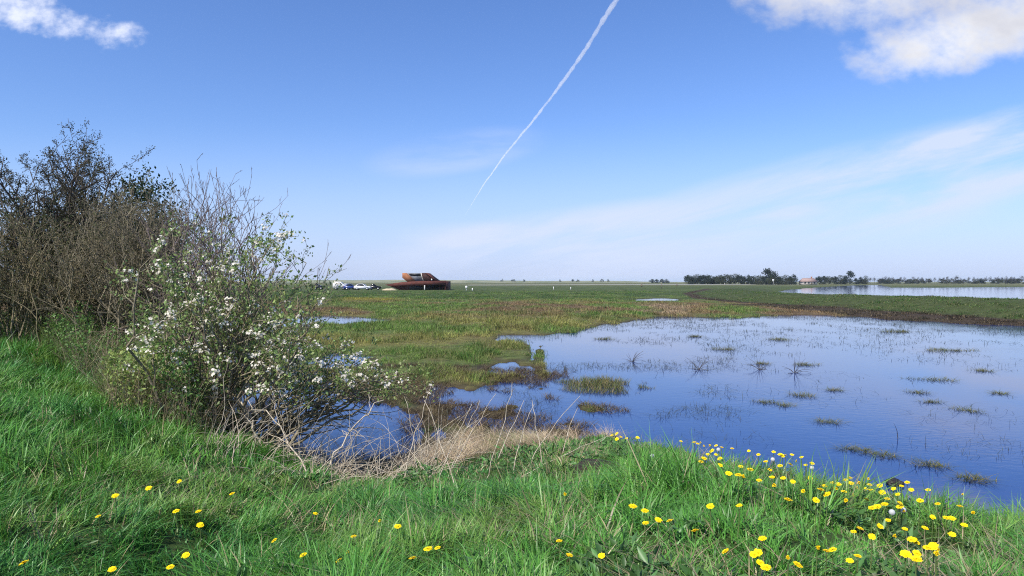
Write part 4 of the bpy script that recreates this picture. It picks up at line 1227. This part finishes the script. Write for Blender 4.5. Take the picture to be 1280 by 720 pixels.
# contrail: a long thin cloud, high up
def contrail():
    n = 260; Hc = 1500.0
    t = np.linspace(0, 1, n)
    py = 268 - 420 * t; b = (HZ - py) / F
    # curve seen in the photograph
    px = np.interp(py, [-160, 0, 60, 120, 190, 230, 268], [862, 771, 733, 691, 634, 605, 582])
    Y = (Hc - H) / b; X = (px - 640) / F * Y
    C = np.stack([X, Y, np.full(n, Hc)], 1)
    d = np.gradient(C, axis=0); d /= np.linalg.norm(d, axis=1, keepdims=True)
    side = np.cross(d, [0, 0, 1.0]); side /= np.linalg.norm(side, axis=1, keepdims=True)
    s = np.cumsum(np.concatenate([[0], np.linalg.norm(np.diff(C, axis=0), axis=1)]))
    rows = []; m = 14
    C = C + side * ((fbm(s / 400, s * 0, 171, 3) - 0.5) * 16)[:, None]
    rad = np.interp(py, [-160, 0, 150, 230, 268], [17, 13, 10, 8, 2]) * (0.65 + 0.8 * fbm(s / 70, s * 0 + 3, 172, 3))
    for k in range(m):
        a = 2 * math.pi * k / m
        rr = rad * (0.8 + 0.5 * fbm(s / 45, s * 0 + k * 0.7, 173, 3))
        rows.append(C + side * (np.cos(a) * rr)[:, None] + np.array([[0, 0, 1.0]]) * (np.sin(a) * rr)[:, None])
    V = np.stack(rows, 1).reshape(-1, 3)
    i = np.arange(n - 1)[:, None] * m; k = np.arange(m)[None]
    Fq = np.stack([i + k, i + (k + 1) % m, i + m + (k + 1) % m, i + m + k], 2).reshape(-1, 4)
    ca = np.array([list(range(m))[::-1]]); cb = np.array([[(n - 1) * m + q for q in range(m)]])
    mat = bpy.data.materials.new('contrail_vapour'); mat.use_nodes = True
    nt = mat.node_tree; nt.nodes.remove(nt.nodes['Principled BSDF'])
    pv = nt.nodes.new('ShaderNodeVolumePrincipled'); pv.inputs['Color'].default_value = (1, 1, 1, 1); pv.inputs['Density'].default_value = 0.012
    pv.inputs['Anisotropy'].default_value = 0.0
    nt.links.new(pv.outputs[0], nt.nodes['Material Output'].inputs['Volume'])
    me = make_mesh('contrail', V, [Fq, ca, cb], None, True)
    import bmesh
    bm = bmesh.new(); bm.from_mesh(me); bmesh.ops.recalc_face_normals(bm, faces=bm.faces); bm.to_mesh(me); bm.free()
    o = add('contrail', me, mat)
    tag(o, 'thin white contrail slanting across the blue sky', 'contrail')
contrail()

# ------------------------------------------------------------------ the air
def haze():
    m = MB(); m.box((0, 3000, 10), (17600, 6100, 23))
    mat = bpy.data.materials.new('haze'); mat.use_nodes = True
    nt = mat.node_tree; nt.nodes.remove(nt.nodes['Principled BSDF'])
    pv = nt.nodes.new('ShaderNodeVolumePrincipled'); pv.inputs['Color'].default_value = (0.72, 0.85, 1.0, 1); pv.inputs['Density'].default_value = 0.0001
    nt.links.new(pv.outputs[0], nt.nodes['Material Output'].inputs['Volume'])
    tag(add('haze', m.mesh('haze'), mat), kind='stuff')
haze()

# ------------------------------------------------------------------ light and sky
SUN_AZ = R(-140); SUN_EL = R(48)      # azimuth from +Y towards +X
sv = (math.sin(SUN_AZ) * math.cos(SUN_EL), math.cos(SUN_AZ) * math.cos(SUN_EL), math.sin(SUN_EL))
sun = bpy.data.lights.new('sun', 'SUN'); sun.energy = 4.6; sun.angle = R(0.53); sun.color = (1.0, 0.94, 0.83)
so = bpy.data.objects.new('sun', sun); COL.objects.link(so)
from mathutils import Vector
so.rotation_euler = Vector((-sv[0], -sv[1], -sv[2])).to_track_quat('-Z', 'Y').to_euler()
so.location = (0, 0, 50)

wd = bpy.data.worlds.new('World'); SC.world = wd; wd.use_nodes = True
nt = wd.node_tree; bg = nt.nodes['Background']
class E:
    """tiny node-maths wrapper"""
    def __init__(s, sock): s.s = sock
    def op(s, name, b=None, c=None):
        n = nt.nodes.new('ShaderNodeMath'); n.operation = name
        for i, v in enumerate((s, b, c)):
            if v is None: continue
            if isinstance(v, E): nt.links.new(v.s, n.inputs[i])
            else: n.inputs[i].default_value = v
        return E(n.outputs[0])
    def __add__(s, o): return s.op('ADD', o)
    def __sub__(s, o): return s.op('SUBTRACT', o)
    def __mul__(s, o): return s.op('MULTIPLY', o)
    def __truediv__(s, o): return s.op('DIVIDE', o)
    def max(s, o): return s.op('MAXIMUM', o)
    def min(s, o): return s.op('MINIMUM', o)
    def sst(s, a, b, lo=0.0, hi=1.0):
        n = nt.nodes.new('ShaderNodeMapRange'); n.interpolation_type = 'SMOOTHSTEP'
        nt.links.new(s.s, n.inputs[0])
        for i, v in enumerate((a, b, lo, hi)): n.inputs[i + 1].default_value = v
        return E(n.outputs[0])
def comb(x, y, z=0.0):
    n = nt.nodes.new('ShaderNodeCombineXYZ')
    for i, v in enumerate((x, y, z)):
        if isinstance(v, E): nt.links.new(v.s, n.inputs[i])
        else: n.inputs[i].default_value = v
    return n.outputs[0]
def noise(vec, scale, detail=6, rough=0.55, dist=0.0):
    n = nt.nodes.new('ShaderNodeTexNoise'); nt.links.new(vec, n.inputs['Vector'])
    n.inputs['Scale'].default_value = scale; n.inputs['Detail'].default_value = detail; n.inputs['Roughness'].default_value = rough
    n.inputs['Distortion'].default_value = dist
    return E(n.outputs['Fac'])
tc = nt.nodes.new('ShaderNodeTexCoord'); sp = nt.nodes.new('ShaderNodeSeparateXYZ')
nt.links.new(tc.outputs['Generated'], sp.inputs[0])
dx, dy, dz = E(sp.outputs[0]), E(sp.outputs[1]), E(sp.outputs[2])
inv = E(dy.s).max(0.05)
PX = dx / inv * 8.5333      # hundreds of photograph pixels right of the view axis
PY = dz / inv * 8.5333      # and above the horizon
front = dy.sst(0.05, 0.2)
def ell(cx, cy, rx, ry, rot=0.0):
    cx = (cx - 640) / 100; cy = (HZ - cy) / 100; rx /= 100; ry /= 100
    u = PX - cx; v = PY - cy
    if rot:
        ca, sa = math.cos(rot), math.sin(rot)
        u, v = u * ca + v * sa, v * ca - u * sa
    u = u * (1 / rx); v = v * (1 / ry)
    return (u * u + v * v) * -1.0 + 1.0
nv = noise(comb(PX, PY * 1.5, 3.1), 1.1, 9, 0.58)
nf = noise(comb(PX, PY * 1.3, 8.3), 3.2, 7, 0.6)
cum = ell(1050, -18, 165, 62, -0.08).max(ell(1195, 46, 150, 50, 0.2)).max(ell(1330, 20, 190, 70)).max(ell(1300, -130, 380, 130))
cum = cum.max(-1.5) + (nv - 0.5) * 2.5 + (nf - 0.5) * 0.8
a_c = cum.sst(-0.1, 1.2)
left = ell(15, 8, 80, 30, -0.35).max(ell(118, 38, 66, 24, -0.15)).max(ell(-60, -20, 120, 50))
left = left.max(-1.5) + (nv - 0.5) * 3.6 + (nf - 0.5) * 3.4
a_l = left.sst(0.0, 1.9) * 0.88
# cirrus: streaks drawn out along a slant
ca, sa = math.cos(0.24), math.sin(0.24)
U = PX * ca + PY * sa; Vv = PY * ca - PX * sa
n_c = noise(comb(U * 0.32, Vv * 1.9, 1.7), 1.0, 8, 0.6, 0.4)
n_d = noise(comb(PX * 0.25, PY * 1.2, 5.5), 1.0, 7, 0.6, 0.3)
band = (ell(1100, 235, 640, 70, 0.24).max(ell(860, 288, 460, 52, 0.10))).sst(0.0, 0.8)
streak = ell(1150, 192, 330, 17, 0.40).sst(-0.2, 1.0)
wisp = ell(570, 190, 130, 32, 0.15).sst(0.0, 1.0).max(ell(600, 294, 130, 20, 0.0).sst(0.0, 1.0) * 1.3)
a_ci = (band * n_c.sst(0.30, 0.64) * 0.9 + streak * n_c.sst(0.25, 0.6) * 0.32 + wisp * n_d.sst(0.35, 0.75) * 0.55).min(0.85)
sky = nt.nodes.new('ShaderNodeTexSky'); sky.sky_type = 'NISHITA'; sky.sun_disc = False
sky.sun_elevation = SUN_EL; sky.sun_rotation = SUN_AZ % (2 * math.pi)
sky.air_density = 1.0; sky.dust_density = 0.6; sky.ozone_density = 2.5; sky.altitude = 0
def mixc(fac, a, b):
    n = nt.nodes.new('ShaderNodeMix'); n.data_type = 'RGBA'
    nt.links.new(fac.s, n.inputs['Factor'])
    for i, v in ((6, a), (7, b)):
        if isinstance(v, tuple): n.inputs[i].default_value = (*v, 1)
        else: nt.links.new(v, n.inputs[i])
    return n.outputs[2]
hs = nt.nodes.new('ShaderNodeHueSaturation'); hs.inputs['Saturation'].default_value = 1.12; hs.inputs['Hue'].default_value = 0.5; hs.inputs['Value'].default_value = 1.0
nt.links.new(sky.outputs[0], hs.inputs['Color'])
tn = nt.nodes.new('ShaderNodeMix'); tn.data_type = 'RGBA'; tn.blend_type = 'MULTIPLY'; tn.inputs['Factor'].default_value = 1
nt.links.new(hs.outputs[0], tn.inputs[6]); tn.inputs[7].default_value = (0.95, 1.03, 1.34, 1)
c = mixc(a_ci * front, mixc(PY.sst(2.1, 0.0) * 0.7, tn.outputs[2], (3.85, 4.7, 7.3)), (5.3, 5.9, 7.6))
cshade = ((nv - 0.5) * 1.6 + PY * 0.22).sst(0.15, 1.05)
ccol = mixc(cshade, (8.6, 8.5, 8.3), (5.2, 5.3, 5.9))
c = mixc(a_l * front, c, (7.2, 7.5, 8.6))
c = mixc(a_c * front, c, ccol)
nt.links.new(c, bg.inputs['Color'])
bg.inputs['Strength'].default_value = 0.105

# ------------------------------------------------------------------ camera
cam = bpy.data.cameras.new('camera'); cam.lens = 24; cam.sensor_width = 36; cam.sensor_fit = 'HORIZONTAL'
cam.shift_y = -(360 - HZ) / 1280
cam.clip_start = 0.05; cam.clip_end = 60000
co = bpy.data.objects.new('camera', cam); COL.objects.link(co)
co.location = (0, 0, H); co.rotation_euler = (R(90), 0, 0)
SC.camera = co
SC.view_settings.view_transform = 'Standard'; SC.view_settings.look = 'None'
SC.view_settings.gamma = 1; SC.view_settings.exposure = 0.38
SC.cycles.use_denoising = False; SC.cycles.filter_width = 1.1; SC.cycles.max_bounces = 8; SC.cycles.volume_bounces = 3
print('done')
